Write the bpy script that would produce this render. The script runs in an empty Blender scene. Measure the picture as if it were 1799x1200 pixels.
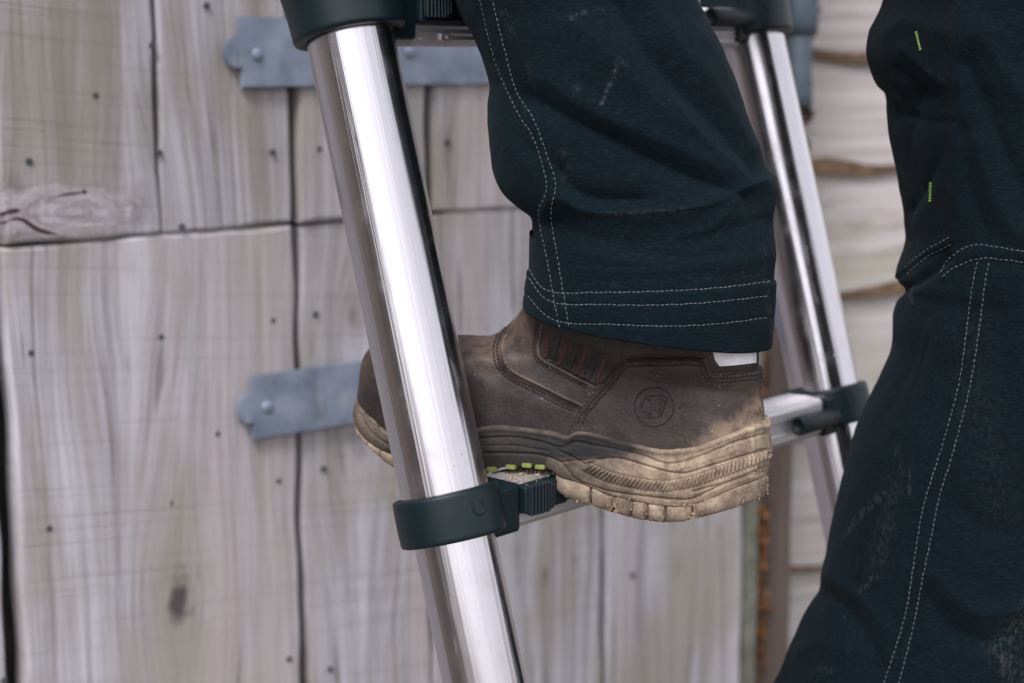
import bpy, bmesh, math, random
import numpy as np
from mathutils import Vector, Matrix
from mathutils.bvhtree import BVHTree

random.seed(4); rng = np.random.default_rng(4)
sc = bpy.context.scene
COL = sc.collection

# ------------------------------------------------------------------ camera
FPX, CX, CY = 2930.0, 899.5, 600.0          # focal length and centre in photograph pixels
PITCH = math.radians(9.8); CAM_H = 0.85
cam_d = bpy.data.cameras.new('camera')
cam_d.sensor_width = 36.0; cam_d.lens = 36.0 * FPX / 1799.0
cam_d.clip_start = 0.02; cam_d.clip_end = 500
cam_d.dof.use_dof = True; cam_d.dof.focus_distance = 1.09; cam_d.dof.aperture_fstop = 5.2
cam = bpy.data.objects.new('camera', cam_d); COL.objects.link(cam)
cam.location = (0, 0, CAM_H); cam.rotation_euler = (math.pi/2 - PITCH, 0, 0)
sc.camera = cam

# ------------------------------------------------------------------ sky and sun (bright overcast)
SUN_EL, SUN_AZ = math.radians(52), math.radians(200)   # azimuth clockwise from +Y: behind and left of the camera
w = bpy.data.worlds.new('World'); sc.world = w; w.use_nodes = True
wn = w.node_tree; wn.nodes.clear()
sky = wn.nodes.new('ShaderNodeTexSky'); sky.sky_type = 'NISHITA'; sky.sun_disc = False
sky.sun_elevation = SUN_EL; sky.sun_rotation = SUN_AZ; sky.dust_density = 4.0; sky.air_density = 1.0
bw = wn.nodes.new('ShaderNodeRGBToBW'); mixs = wn.nodes.new('ShaderNodeMix'); mixs.data_type = 'RGBA'
tint = wn.nodes.new('ShaderNodeMix'); tint.data_type = 'RGBA'; tint.blend_type = 'MULTIPLY'
tint.inputs[0].default_value = 1.0; tint.inputs[7].default_value = (0.975, 0.965, 1.07, 1)
gain = wn.nodes.new('ShaderNodeMix'); gain.data_type = 'RGBA'; gain.blend_type = 'MULTIPLY'; gain.inputs[0].default_value = 1.0; gain.inputs[7].default_value = (3.1, 3.1, 3.1, 1)
mixs.inputs[0].default_value = 0.88
bg = wn.nodes.new('ShaderNodeBackground'); bg.inputs['Strength'].default_value = 0.12
wo = wn.nodes.new('ShaderNodeOutputWorld')
wn.links.new(sky.outputs[0], bw.inputs[0]); wn.links.new(sky.outputs[0], mixs.inputs[6])
wn.links.new(bw.outputs[0], mixs.inputs[7]); wn.links.new(mixs.outputs[2], tint.inputs[6])
gam = wn.nodes.new('ShaderNodeGamma'); gam.inputs[1].default_value = 0.5   # cloud evens the sky out
wn.links.new(tint.outputs[2], gam.inputs[0]); wn.links.new(gam.outputs[0], gain.inputs[6]); wn.links.new(gain.outputs[2], bg.inputs[0]); wn.links.new(bg.outputs[0], wo.inputs[0])
sd = bpy.data.lights.new('sun', 'SUN'); sd.energy = 1.2; sd.angle = math.radians(12); sd.color = (1.0, 0.975, 0.985)
sun = bpy.data.objects.new('sun', sd); COL.objects.link(sun)
sdir = Vector((math.sin(SUN_AZ)*math.cos(SUN_EL), math.cos(SUN_AZ)*math.cos(SUN_EL), math.sin(SUN_EL)))
sun.rotation_euler = sdir.to_track_quat('Z', 'Y').to_euler()

vs = sc.view_settings
vs.view_transform = 'Standard'; vs.look = 'None'; vs.exposure = 1.0; vs.gamma = 1.0; vs.use_curve_mapping = False
sc.cycles.use_denoising = True
sc.cycles.max_bounces = 6

# ------------------------------------------------------------------ picture <-> place
RT = np.array([1.0, 0, 0]); FW = np.array([0, math.cos(PITCH), -math.sin(PITCH)])
UP = np.array([0, math.sin(PITCH), math.cos(PITCH)]); CC = np.array([0, 0, CAM_H])
def ray(px, py): return RT*(px-CX)/FPX + UP*(CY-py)/FPX + FW
def at(px, py, Y):
    d = ray(px, py); return CC + d*Y/d[1]
def pr(P):
    q = np.asarray(P) - CC; z = q @ FW
    return np.stack([CX + FPX*(q @ RT)/z, CY - FPX*(q @ UP)/z], -1)
def on_plane(px, py, O, n):
    d = ray(px, py); return CC + d*(((O-CC) @ n)/(d @ n))

# ------------------------------------------------------------------ scene helpers
WORLD = {}
def setp(o, label=None, cat=None, group=None, kind=None):
    for k, v in (('label', label), ('category', cat), ('group', group), ('kind', kind)):
        if v: o[k] = v
    return o
def empty(name, M=None, **kw):
    o = bpy.data.objects.new(name, None); o.empty_display_size = 0.1; COL.objects.link(o)
    M = M or Matrix.Identity(4); o.matrix_world = M; WORLD[o] = M
    return setp(o, **kw)
def link(name, me, parent=None, local=False, M=None, **kw):
    """world-space vertices (or the parent's space with local=True)"""
    o = bpy.data.objects.new(name, me); COL.objects.link(o)
    Mw = M or Matrix.Identity(4)
    if parent is not None:
        o.parent = parent
        if local: Mw = WORLD[parent] @ Mw; o.matrix_basis = M or Matrix.Identity(4)
        else:
            o.matrix_parent_inverse = WORLD[parent].inverted(); o.matrix_basis = Mw
    else: o.matrix_basis = Mw
    WORLD[o] = Mw
    return setp(o, **kw)
def mesh(name, V, F, mat, smooth=True, mats=None, midx=None):
    me = bpy.data.meshes.new(name)
    me.from_pydata(np.asarray(V, dtype=float).tolist(), [], F)
    for m in (mats or [mat]): me.materials.append(m)
    if smooth: me.polygons.foreach_set('use_smooth', [True]*len(me.polygons))
    if midx is not None: me.polygons.foreach_set('material_index', midx)
    me.update(); return me
def attr(me, name, vals):
    a = me.attributes.new(name, 'FLOAT', 'POINT'); a.data.foreach_set('value', np.asarray(vals, dtype=np.float32))
def from_bm(name, bm, mat, smooth=False):
    bmesh.ops.recalc_face_normals(bm, faces=bm.faces[:])
    me = bpy.data.meshes.new(name); bm.to_mesh(me); bm.free(); me.materials.append(mat)
    if smooth: me.polygons.foreach_set('use_smooth', [True]*len(me.polygons))
    return me
def fix_normals(me):
    bm = bmesh.new(); bm.from_mesh(me); bmesh.ops.recalc_face_normals(bm, faces=bm.faces[:]); bm.to_mesh(me); bm.free(); return me

def grid_faces(r, c, wrap=True):
    F = []
    for i in range(r-1):
        for j in range(c if wrap else c-1):
            k = (j+1) % c
            F.append((i*c+j, i*c+k, (i+1)*c+k, (i+1)*c+j))
    return F
def grid_normals(P, wrap=True):
    dr = np.gradient(P, axis=0)
    dc = (np.roll(P, -1, 1) - np.roll(P, 1, 1)) if wrap else np.gradient(P, axis=1)
    n = np.cross(dc, dr); n /= np.linalg.norm(n, axis=-1, keepdims=True) + 1e-12
    out = P - P.mean(axis=1, keepdims=True)
    if (n*out).sum() < 0: n = -n
    return n
def smooth_path(pts, n):
    """Catmull-Rom through pts, n samples evenly by index"""
    p = np.asarray(pts, float); p = np.vstack([2*p[0]-p[1], p, 2*p[-1]-p[-2]])
    m = len(p)-3; out = []
    for t in np.linspace(0, m, n):
        i = min(int(t), m-1); f = t-i; a, b, c, d = p[i:i+4]
        out.append(0.5*((2*b) + (c-a)*f + (2*a-5*b+4*c-d)*f*f + (3*b-a-3*c+d)*f**3))
    return np.array(out)
def resample(pts, step):
    p = smooth_path(pts, max(2, len(pts)*12)); L = np.r_[0, np.cumsum(np.linalg.norm(np.diff(p, axis=0), axis=1))]
    s = np.arange(0, L[-1]+1e-9, step)
    return np.stack([np.interp(s, L, p[:, k]) for k in range(p.shape[1])], -1)
def polyline(X, pts, smooth=True):
    """distance, signed distance (positive to the right of travel, picture axes) and run along a picture-space line"""
    p = smooth_path(pts, len(pts)*5) if smooth and len(pts) > 2 else np.asarray(pts, float)
    best = np.full(len(X), 1e9); sg = np.zeros(len(X)); al = np.zeros(len(X)); run = 0.0
    for a, b in zip(p[:-1], p[1:]):
        e = b-a; L = np.hypot(*e)
        if L < 1e-6: continue
        t = np.clip(((X-a) @ e)/(L*L), 0, 1); q = X-(a+t[:, None]*e); d = np.hypot(q[:, 0], q[:, 1])
        m = d < best; best[m] = d[m]
        sg[m] = np.sign(e[0]*q[m, 1]-e[1]*q[m, 0]); al[m] = run+t[m]*L; run += L
    return best, best*sg, al
def gl(X, pts, width): return np.exp(-(polyline(X, pts)[0]/width)**2)
def sstep(x, a, b):
    t = np.clip((x-a)/(b-a), 0, 1); return t*t*(3-2*t)
def vnoise(P, scale, seed=0):
    """cheap smooth 3-D value noise in -1..1"""
    q = np.asarray(P)*scale + seed*17.3; i = np.floor(q).astype(np.int64); f = q-i; f = f*f*(3-2*f)
    def hsh(a, b, c):
        n = (a*73856093) ^ (b*19349663) ^ (c*83492791) ^ (seed*2654435761)
        n = (n ^ (n >> 13))*1274126177; return ((n ^ (n >> 16)) & 0xffff)/32767.5-1
    r = 0
    for dx in (0, 1):
        for dy in (0, 1):
            for dz in (0, 1):
                wt = (f[..., 0] if dx else 1-f[..., 0])*(f[..., 1] if dy else 1-f[..., 1])*(f[..., 2] if dz else 1-f[..., 2])
                r = r + wt*hsh(i[..., 0]+dx, i[..., 1]+dy, i[..., 2]+dz)
    return r
class Acc:
    def __init__(s): s.V = []; s.F = []
    def add(s, V, F):
        o = len(s.V); s.V += [tuple(map(float, v)) for v in V]; s.F += [tuple(int(i)+o for i in f) for f in F]
    def tube(s, pts, r, n=6, taper=True):
        pts = np.asarray(pts, float); m = len(pts)
        rr = np.full(m, r) if np.isscalar(r) else np.asarray(r)
        t = np.gradient(pts, axis=0); t /= np.linalg.norm(t, axis=1, keepdims=True)+1e-12
        ref = np.array([0.13, -0.8, 0.58]); V = []
        for k in range(m):
            a = np.cross(t[k], ref); a /= np.linalg.norm(a)+1e-12; b = np.cross(t[k], a)
            for j in range(n):
                g = 2*math.pi*j/n; V.append(pts[k]+rr[k]*(a*math.cos(g)+b*math.sin(g)))
        F = grid_faces(m, n)+[tuple(range(n))[::-1], tuple(range((m-1)*n, m*n))]
        s.add(V, F)
    def mesh(s, name, mat, smooth=True): return fix_normals(mesh(name, s.V, s.F, mat, smooth))
def hit(bvh, px, py):
    d = ray(px, py); h = bvh.ray_cast(Vector(CC), Vector(d).normalized())
    return (np.array(h[0]), np.array(h[1])) if h[0] is not None else (None, None)
def stitches(acc, bvh, pts, pitch=8.6, dash=5.8, r=0.00055, lift=0.0003):
    p = resample(pts, 1.0); p = p+0.35*np.stack([np.sin(np.arange(len(p))*0.21), np.cos(np.arange(len(p))*0.17)], -1)
    k = 0.0
    while k+dash < len(p):
        q = []
        for f in (0, 0.5, 1):
            h, n = hit(bvh, *p[int(k+f*dash)])
            if h is None: break
            if n @ ray(*p[int(k)]) > 0: n = -n
            q.append(h+n*(lift if f == 0.5 else -0.0001))
        if len(q) == 3 and np.linalg.norm(q[2]-q[0]) < 0.012: acc.tube(q, [r*0.6, r, r*0.6], 5)
        k += pitch*random.uniform(0.95, 1.05)
def project_line(bvh, pts, step=1.5, lift=0.0):
    out = []
    for q in resample(pts, step):
        h, n = hit(bvh, *q)
        if h is None: continue
        if n @ ray(*q) > 0: n = -n
        out.append(h+n*lift)
    return np.array(out)

# ------------------------------------------------------------------ materials
class NT:
    def __init__(s, name):
        s.m = bpy.data.materials.new(name); s.m.use_nodes = True; s.t = s.m.node_tree; s.t.nodes.clear()
        s.out = s.t.nodes.new('ShaderNodeOutputMaterial'); s.b = s.n('ShaderNodeBsdfPrincipled'); s.l(s.b.outputs[0], s.out.inputs[0])
    def n(s, typ, ins=None, **kw):
        x = s.t.nodes.new(typ)
        for k, v in kw.items(): setattr(x, k, v)
        for k, v in (ins or {}).items(): s.put(x.inputs[k], v)
        return x
    def put(s, sock, v):
        if isinstance(v, bpy.types.NodeSocket): s.l(v, sock)
        elif isinstance(v, (tuple, list)) and sock.type == 'RGBA' and len(v) == 3: sock.default_value = (*v, 1)
        else: sock.default_value = v
    def l(s, a, b): s.t.links.new(a, b)
    def math(s, op, a, b=0.0, c=0.0, clamp=False):
        x = s.n('ShaderNodeMath', {0: a, 1: b, 2: c}, operation=op); x.use_clamp = clamp; return x.outputs[0]
    def mix(s, f, a, b, blend='MIX'):
        x = s.n('ShaderNodeMix', {0: f, 6: a, 7: b}, data_type='RGBA', blend_type=blend); return x.outputs[2]
    def ramp(s, f, stops):
        x = s.n('ShaderNodeValToRGB', {0: f}); e = x.color_ramp.elements
        while len(e) < len(stops): e.new(0.5)
        for el, (p, c) in zip(e, stops): el.position = p; el.color = (*c, 1) if len(c) == 3 else c
        return x.outputs[0]
    def step(s, f, a, b):
        return s.n('ShaderNodeMapRange', {0: f, 1: a, 2: b, 3: 0.0, 4: 1.0}, interpolation_type='SMOOTHSTEP').outputs[0]
    def noise(s, vec, scale, detail=3, rough=0.55, dist=0.0):
        return s.n('ShaderNodeTexNoise', {'Vector': vec, 'Scale': scale, 'Detail': detail, 'Roughness': rough, 'Distortion': dist}).outputs[0]
    def obj(s): return s.n('ShaderNodeTexCoord').outputs['Object']
    def scale(s, v, sc_): return s.n('ShaderNodeVectorMath', {0: v, 1: sc_}, operation='MULTIPLY').outputs[0]
    def addv(s, v, o): return s.n('ShaderNodeVectorMath', {0: v, 1: o}, operation='ADD').outputs[0]
    def bump(s, h, strength, dist=0.001, normal=None):
        x = s.n('ShaderNodeBump', {'Height': h, 'Strength': strength, 'Distance': dist})
        if normal is not None: s.l(normal, x.inputs['Normal'])
        return x.outputs[0]
    def att(s, name): return s.n('ShaderNodeAttribute', attribute_name=name).outputs['Fac']
    def set(s, **kw):
        for k, v in kw.items(): s.put(s.b.inputs[k.replace('_', ' ')], v)
        return s.m

def wood_material(name, knots, tones, along='Z', marks=True, greens=0.5, rot=None):
    """weathered rough-sawn softwood in the piece's own space; knots = (s, z, radius, darkness)"""
    k = NT(name); co = k.obj(); sep = k.n('ShaderNodeSeparateXYZ', {0: co})
    X, Z = (sep.outputs[0], sep.outputs[2]) if along == 'Z' else (sep.outputs[2], sep.outputs[0])
    rnd = k.n('ShaderNodeObjectInfo').outputs['Random']
    wob = k.math('SUBTRACT', k.noise(k.scale(co, (1, 1, 0.35) if along == 'Z' else (0.35, 1, 1)), 7.0, 2), 0.5)
    g = k.math('MULTIPLY_ADD', wob, 0.008, X)
    kd = 0.0; halo = 0.0
    for (ks, kz, R, dk) in knots:      # the grain flows round each knot
        dx = k.math('SUBTRACT', X, ks); dz = k.math('MULTIPLY', k.math('SUBTRACT', Z, kz), 0.42)
        d2 = k.math('ADD', k.math('MULTIPLY', dx, dx), k.math('MULTIPLY', dz, dz))
        wgt = k.math('EXPONENT', k.math('MULTIPLY', d2, -1.0/(2.1*R)**2))
        g = k.math('SUBTRACT', g, k.math('MULTIPLY', k.math('MULTIPLY', dx, wgt), 0.85))
        d = k.math('MULTIPLY_ADD', k.math('SUBTRACT', k.noise(co, 55, 3), 0.5), R*0.9, k.math('SQRT', d2))
        kd = k.math('MAXIMUM', kd, k.math('MULTIPLY', k.step(d, R*0.62, R*0.12), dk))
        halo = k.math('MAXIMUM', halo, k.math('MULTIPLY', k.step(d, R*1.7, R*0.5), min(1.0, dk*1.3)))
    v = k.n('ShaderNodeCombineXYZ', {0: k.math('MULTIPLY_ADD', rnd, 7.0, g), 1: k.math('MULTIPLY', Z, 0.022), 2: rnd}).outputs[0]
    bands = k.noise(v, 78, 6, 0.72)
    fine = k.noise(v, 330, 3, 0.75)
    broad = k.noise(v, 9, 2, 0.5)
    col = k.ramp(bands, [(0.33, tones[0]), (0.45, tones[1]), (0.55, tones[2]), (0.68, tones[3])])
    patch = k.noise(k.scale(co, (1.0, 1.0, 0.45) if along == 'Z' else (0.45, 1, 1.0)), 6.5, 3, 0.6)
    col = k.mix(k.math('MULTIPLY', k.step(patch, 0.42, 0.64), greens), col, tones[4])
    col = k.mix(k.math('MULTIPLY', k.step(broad, 0.50, 0.66), 0.55), col, tones[5])
    col = k.mix(k.math('MULTIPLY', k.step(k.noise(v, 16, 2, 0.5), 0.48, 0.34), 0.55), col, tones[4])
    col = k.mix(k.math('MULTIPLY', k.step(fine, 0.48, 0.74), 0.36), col, (0.16, 0.14, 0.15))
    chk = k.step(k.noise(k.scale(v, (1, 2.2, 1)), 125, 2, 0.5), 0.665, 0.72)     # drying checks
    col = k.mix(k.math('MULTIPLY', chk, 0.55), col, (0.07, 0.06, 0.06))
    col = k.mix(k.math('MULTIPLY', halo, 0.45), col, tones[4])
    col = k.mix(kd, col, (0.07, 0.055, 0.06))
    hgt = k.math('ADD', k.math('MULTIPLY', fine, 0.6), k.math('MULTIPLY', bands, 0.4))
    if rot:     # soft weathered rot: pinkish, torn sideways
        (rs, rz), (rw, rh) = rot
        a = k.math('MULTIPLY', k.math('SUBTRACT', X, rs), 1/rw); b = k.math('MULTIPLY', k.math('SUBTRACT', Z, rz), 1/rh)
        q = k.math('SQRT', k.math('ADD', k.math('MULTIPLY', a, a), k.math('MULTIPLY', b, b)))
        q = k.math('MULTIPLY_ADD', k.math('SUBTRACT', k.noise(co, 20, 4, 0.6), 0.5), 1.5, q)
        tn = k.noise(k.n('ShaderNodeCombineXYZ', {0: k.math('MULTIPLY', q, 0.9), 1: k.math('MULTIPLY', a, 0.35), 2: 0.3}).outputs[0], 6.5, 4, 0.62, 0.4)
        rc = k.ramp(tn, [(0.30, (0.17, 0.115, 0.11)), (0.42, (0.36, 0.31, 0.335)), (0.56, (0.48, 0.44, 0.48)), (0.70, (0.58, 0.53, 0.56))])
        rm = k.math('MULTIPLY', k.step(q, 1.15, 0.45), 0.9)
        col = k.mix(rm, col, rc); hgt = k.math('ADD', hgt, k.math('MULTIPLY', k.math('MULTIPLY', tn, rm), 1.2))
        col = k.mix(k.math('MULTIPLY', k.math('MULTIPLY', k.step(q, 0.70, 0.88), k.step(q, 1.12, 0.95)), 0.22), col, (0.15, 0.11, 0.11))
    if marks:   # saw marks across the grain
        sv = k.n('ShaderNodeCombineXYZ', {0: k.math('MULTIPLY', X, 1.2), 1: 0.0, 2: k.math('MULTIPLY_ADD', X, 0.10, Z)}).outputs[0]
        saw = k.noise(k.scale(sv, (0.5, 1, 60)), 4.5, 2, 0.5)
        line = k.step(saw, 0.55, 0.72)
        msk = k.step(k.noise(co, 4.0, 2), 0.32, 0.55)
        col = k.mix(k.math('MULTIPLY', k.math('MULTIPLY', line, msk), 0.20), col, (0.12, 0.11, 0.13))
        hgt = k.math('SUBTRACT', hgt, k.math('MULTIPLY', line, 0.15))
    val = k.math('MULTIPLY_ADD', rnd, 0.16, 0.90)
    col = k.mix(1.0, col, k.n('ShaderNodeCombineXYZ', {0: val, 1: val, 2: val}).outputs[0], 'MULTIPLY')
    return k.set(Base_Color=col, Roughness=0.82, Specular_IOR_Level=0.25, Normal=k.bump(hgt, 0.9, 0.0022))

GREYS = [(0.19, 0.166, 0.168), (0.345, 0.325, 0.345), (0.445, 0.428, 0.475), (0.57, 0.552, 0.605), (0.275, 0.25, 0.205), (0.455, 0.385, 0.385)]
WARM = [(0.25, 0.20, 0.18), (0.38, 0.34, 0.33), (0.45, 0.41, 0.41), (0.52, 0.485, 0.49), (0.30, 0.30, 0.23), (0.42, 0.35, 0.31)]
BROWN = [(0.13, 0.10, 0.085), (0.20, 0.16, 0.14), (0.25, 0.205, 0.18), (0.31, 0.26, 0.23), (0.17, 0.15, 0.11), (0.24, 0.18, 0.15)]

def metal(name, base, rough, streak=0.25, dull=0.0, met=1.0):
    k = NT(name); co = k.obj()
    ln = k.noise(k.scale(co, (260, 260, 1.6)), 1.0, 3, 0.6)
    ln2 = k.noise(k.scale(co, (95, 95, 0.5)), 1.0, 2, 0.5)
    sm = k.noise(co, 35, 4, 0.6)
    r = k.math('MULTIPLY_ADD', k.step(sm, 0.45, 0.75), 0.10, rough)
    r = k.math('MULTIPLY_ADD', ln, 0.06, r)
    h = k.math('ADD', k.math('MULTIPLY', ln, 0.5), ln2)
    spk = k.n('ShaderNodeTexVoronoi', {'Vector': co, 'Scale': 150.0}).outputs['Distance']
    spm = k.math('MULTIPLY', k.step(spk, 0.10, 0.04), k.step(k.noise(co, 40, 2), 0.56, 0.64))
    scr = k.step(k.noise(k.scale(co, (90, 90, 9)), 1.0, 3, 0.7, 0.6), 0.60, 0.72)
    r = k.math('MULTIPLY_ADD', scr, 0.12, r)
    c = k.mix(k.math('MULTIPLY', k.step(sm, 0.55, 0.8), dull), base, (0.42, 0.37, 0.33))
    c = k.mix(k.math('MULTIPLY', spm, 0.7), c, (0.16, 0.13, 0.11))
    return k.set(Base_Color=c, Metallic=met, Roughness=r, Normal=k.bump(h, streak, 0.0012))
def plastic(name, base, rough=0.42):
    k = NT(name); co = k.obj(); nz = k.noise(co, 420, 3, 0.6); du = k.noise(co, 45, 4, 0.65)
    c = k.mix(k.math('MULTIPLY', k.step(du, 0.52, 0.8), 0.10), base, (0.10, 0.10, 0.095))
    return k.set(Base_Color=c, Specular_IOR_Level=0.32, Roughness=k.math('MULTIPLY_ADD', du, 0.25, rough-0.1), Normal=k.bump(nz, 0.22, 0.0006))

ALU = metal('polished_aluminium', (0.57, 0.55, 0.58), 0.165, 0.65)
ALU_DULL = metal('brushed_aluminium', (0.60, 0.585, 0.61), 0.38, 0.25, 0.35, 0.75)
PLAST = plastic('dark_plastic', (0.0030, 0.0110, 0.0150))
PLAST2 = plastic('ribbed_plastic', (0.008, 0.015, 0.020), 0.5)

def galvanised():
    k = NT('galvanised_steel'); co = k.obj(); a = k.noise(co, 28, 4, 0.6)
    c = k.ramp(a, [(0.33, (0.15, 0.18, 0.235)), (0.50, (0.215, 0.255, 0.335)), (0.7, (0.29, 0.33, 0.41))])
    st = k.noise(k.scale(co, (1.6, 1, 0.5)), 40, 5, 0.7)
    c = k.mix(k.math('MULTIPLY', k.step(st, 0.56, 0.72), 0.55), c, (0.40, 0.40, 0.42))
    c = k.mix(k.math('MULTIPLY', k.step(k.noise(co, 63, 4, 0.7), 0.62, 0.74), 0.5), c, (0.16, 0.10, 0.07))
    return k.set(Base_Color=c, Metallic=0.25, Roughness=0.58, Normal=k.bump(a, 0.15, 0.001))
GALV = galvanised()
def simple(name, c1, c2, scale, rough=0.8, bump=0.3, dist=0.001, spec=0.3):
    k = NT(name); co = k.obj(); a = k.noise(co, scale, 5, 0.65)
    return k.set(Base_Color=k.ramp(a, [(0.35, c1), (0.65, c2)]), Roughness=rough, Specular_IOR_Level=spec, Normal=k.bump(a, bump, dist))
NAILM = simple('nail_steel', (0.03, 0.035, 0.042), (0.075, 0.08, 0.09), 200, 0.7)
BARK = simple('waney_edge', (0.14, 0.085, 0.05), (0.30, 0.21, 0.14), 60, 0.9, 0.8, 0.004)
BACKING_DARK = simple('added_backing_dark', (0.02, 0.018, 0.018), (0.045, 0.04, 0.038), 20)  # colour of the added backing sheets only
GROUNDM = simple('gravel_ground', (0.10, 0.09, 0.08), (0.24, 0.22, 0.20), 45, 0.95, 0.8, 0.01)
PIPEM = simple('grey_pipe', (0.035, 0.05, 0.065), (0.06, 0.08, 0.10), 25, 0.6, 0.1)
RUST = simple('dry_leaf', (0.10, 0.04, 0.018), (0.36, 0.16, 0.06), 40, 0.9, 0.5)
ALGAE = simple('algae_timber', (0.11, 0.115, 0.085), (0.20, 0.20, 0.17), 30, 0.9, 0.5)
POSTM = None

# ================================================================== SETTING
bm = bmesh.new(); bmesh.ops.create_grid(bm, x_segments=60, y_segments=60, size=60)
link('ground', from_bm('ground', bm, GROUNDM), kind='structure')

# ---- the plank gate: its own frame, x along the boards' row, z up, -y towards the camera
GA = math.radians(50); G0 = np.array([0, 1.8, 0]); GR = np.array([math.sin(GA), math.cos(GA), 0]); GN = np.array([GR[1], -GR[0], 0])
GM = Matrix(((GR[0], -GN[0], 0, G0[0]), (GR[1], -GN[1], 0, G0[1]), (0, 0, 1, 0), (0, 0, 0, 1)))
def gpt(px, py):
    p = on_plane(px, py, G0, GN); return float((p-G0) @ GR), float(p[2])
gate = empty('plank_gate', GM, label='weathered grey plank gate with galvanised strap hinges behind the ladder', cat='gate')
kn = []
for px, py, R, dk in ((315, 1052, 0.025, 0.95), (628, 772, 0.026, 0.35), (618, 552, 0.012, 0.45), (955, 1010, 0.012, 0.5), (1008, 985, 0.010, 0.35), (1190, 995, 0.02, 0.18), (20, 352, 0.022, 0.3), (230, 455, 0.035, 0.0)):
    s_, z_ = gpt(px, py); kn.append((s_, z_, R, dk))
GATEW = wood_material('weathered_gate_wood', kn, GREYS, greens=0.75, rot=(gpt(128, 372), (0.092, 0.026)))
SIDEW = wood_material('brown_gate_wood', [], BROWN)

def board(x0, x1, z0, z1, y, th, mat, name='board', parent=None, rows=46, wob=0.0016, seed=0, ragged=0.0012, M=None):
    b = 0.0035; nc = 13
    V = []; zz = np.linspace(z0, z1, rows)
    zz = np.r_[z0, z0+0.003, zz[1:-1], z1-0.003, z1]; n = len(zz); w_ = nc+6
    ph = seed*3.7
    for i, z in enumerate(zz):
        e = 0.0018 if i in (0, n-1) else 0.0
        w0 = wob*(math.sin(z*11+ph)+0.7*math.sin(z*29+ph*2)+0.5*math.sin(z*61+ph*5)); w1 = wob*(math.sin(z*13+ph*1.7)+0.7*math.sin(z*37+ph)+0.4*math.sin(z*71+ph*3))
        a, c = x0+w0, x1+w1
        yy = y+0.0012*math.sin(z*4+ph)+e
        def zr(x): return z+(ragged*(math.sin(x*31+ph)+0.6*math.sin(x*83+ph*2)+0.4*math.sin(x*190)) if (i < 2 or i > n-3) else 0.0)
        V += [(a, yy+b, zr(a)), (a+b*0.3, yy+b*0.3, zr(a))]
        for j in range(nc):
            x = a+b+(c-a-2*b)*j/(nc-1); V.append((x, yy-0.0007*math.sin(math.pi*j/(nc-1))+0.0005*math.sin(x*140+z*3+ph), zr(x)))
        V += [(c-b*0.3, yy+b*0.3, zr(c)), (c, yy+b, zr(c)), (c, y+th, zr(c)), (a, y+th, zr(a))]
    F = grid_faces(n, w_)+[tuple(range(w_)), tuple(range((n-1)*w_, n*w_))]
    me = fix_normals(mesh(name, V, F, mat, False))
    return link(name, me, parent, local=True, M=M)

SEAM = gpt(510, 395)[1]
upper = [(-2.60, -2.31), (-2.30, -2.05), (-2.04, -1.77), (-1.76, -1.47), (-1.46, -1.19), (-1.18, -0.905), (-0.895, -0.590), (-0.575, -0.4245), (-0.4215, -0.2805), (-0.2715, -0.1190), (-0.1105, 0.1365), (0.1460, 0.384)]
lower = [(-2.60, -2.31), (-2.30, -2.05), (-2.04, -1.77), (-1.76, -1.47), (-1.46, -1.19), (-1.18, -0.905), (-0.895, -0.588), (-0.574, -0.2815), (-0.2710, -0.1160), (-0.1095, 0.1350), (0.1470, 0.384)]
for i, (a, b) in enumerate(upper): board(a, b, SEAM+0.002, 2.05, -0.0050+0.0012*random.random(), 0.026, GATEW if b > -0.91 else SIDEW, parent=gate, seed=i)
for i, (a, b) in enumerate(lower): board(a, b, 0.035, SEAM-0.001, -0.0015+0.0012*random.random(), 0.022, GATEW if b > -0.91 else SIDEW, parent=gate, seed=i+9)
tr = board(0.3885, 0.410, 0.03, 2.05, -0.004, 0.03, ALGAE, 'edge_trim', gate, seed=31)
# the run turns towards the viewer's left: seen only as the brown band mirrored in the tubes
RETM = GM.inverted() @ Matrix.Translation((-1.98, 0.12, 0)) @ Matrix.Rotation(math.radians(-74), 4, 'Z')
for i in range(4): board(0.002+0.29*i, 0.288+0.29*i, 0.035, 2.05, 0.0, 0.024, SIDEW, parent=gate, seed=70+i, rows=12, M=RETM)
bm = bmesh.new(); bmesh.ops.create_cube(bm, size=1, matrix=Matrix.Translation((-1.10, 0.052, 1.02)) @ Matrix.Diagonal((3.0, 0.03, 1.98, 1)))
link('added_backing', from_bm('added_backing', bm, BACKING_DARK), gate, local=True)  # added sheet, blocks sky light so the gaps between boards stay dark

# dark splits in the rotted knot above the seam
crk = Acc()
for pts, r in (([(-4, 392), (30, 383), (62, 402), (95, 411), (118, 413)], 0.0022), ([(-4, 377), (16, 370), (34, 369)], 0.0026), ([(70, 352), (105, 342), (146, 337)], 0.0016), ([(138, 337), (150, 336)], 0.003)):
    q = [(gpt(*p)[0], -0.0056+r*0.80, gpt(*p)[1]) for p in smooth_path(pts, 14)]
    crk.tube(q, np.array([r*(0.35+0.65*math.sin(math.pi*(i+0.5)/14)) for i in range(14)]), 7)
link('knot_crack', crk.mesh('knot_crack', simple('rot_dark', (0.03, 0.016, 0.014), (0.07, 0.035, 0.03), 90)), gate, local=True, kind='stuff')

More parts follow.
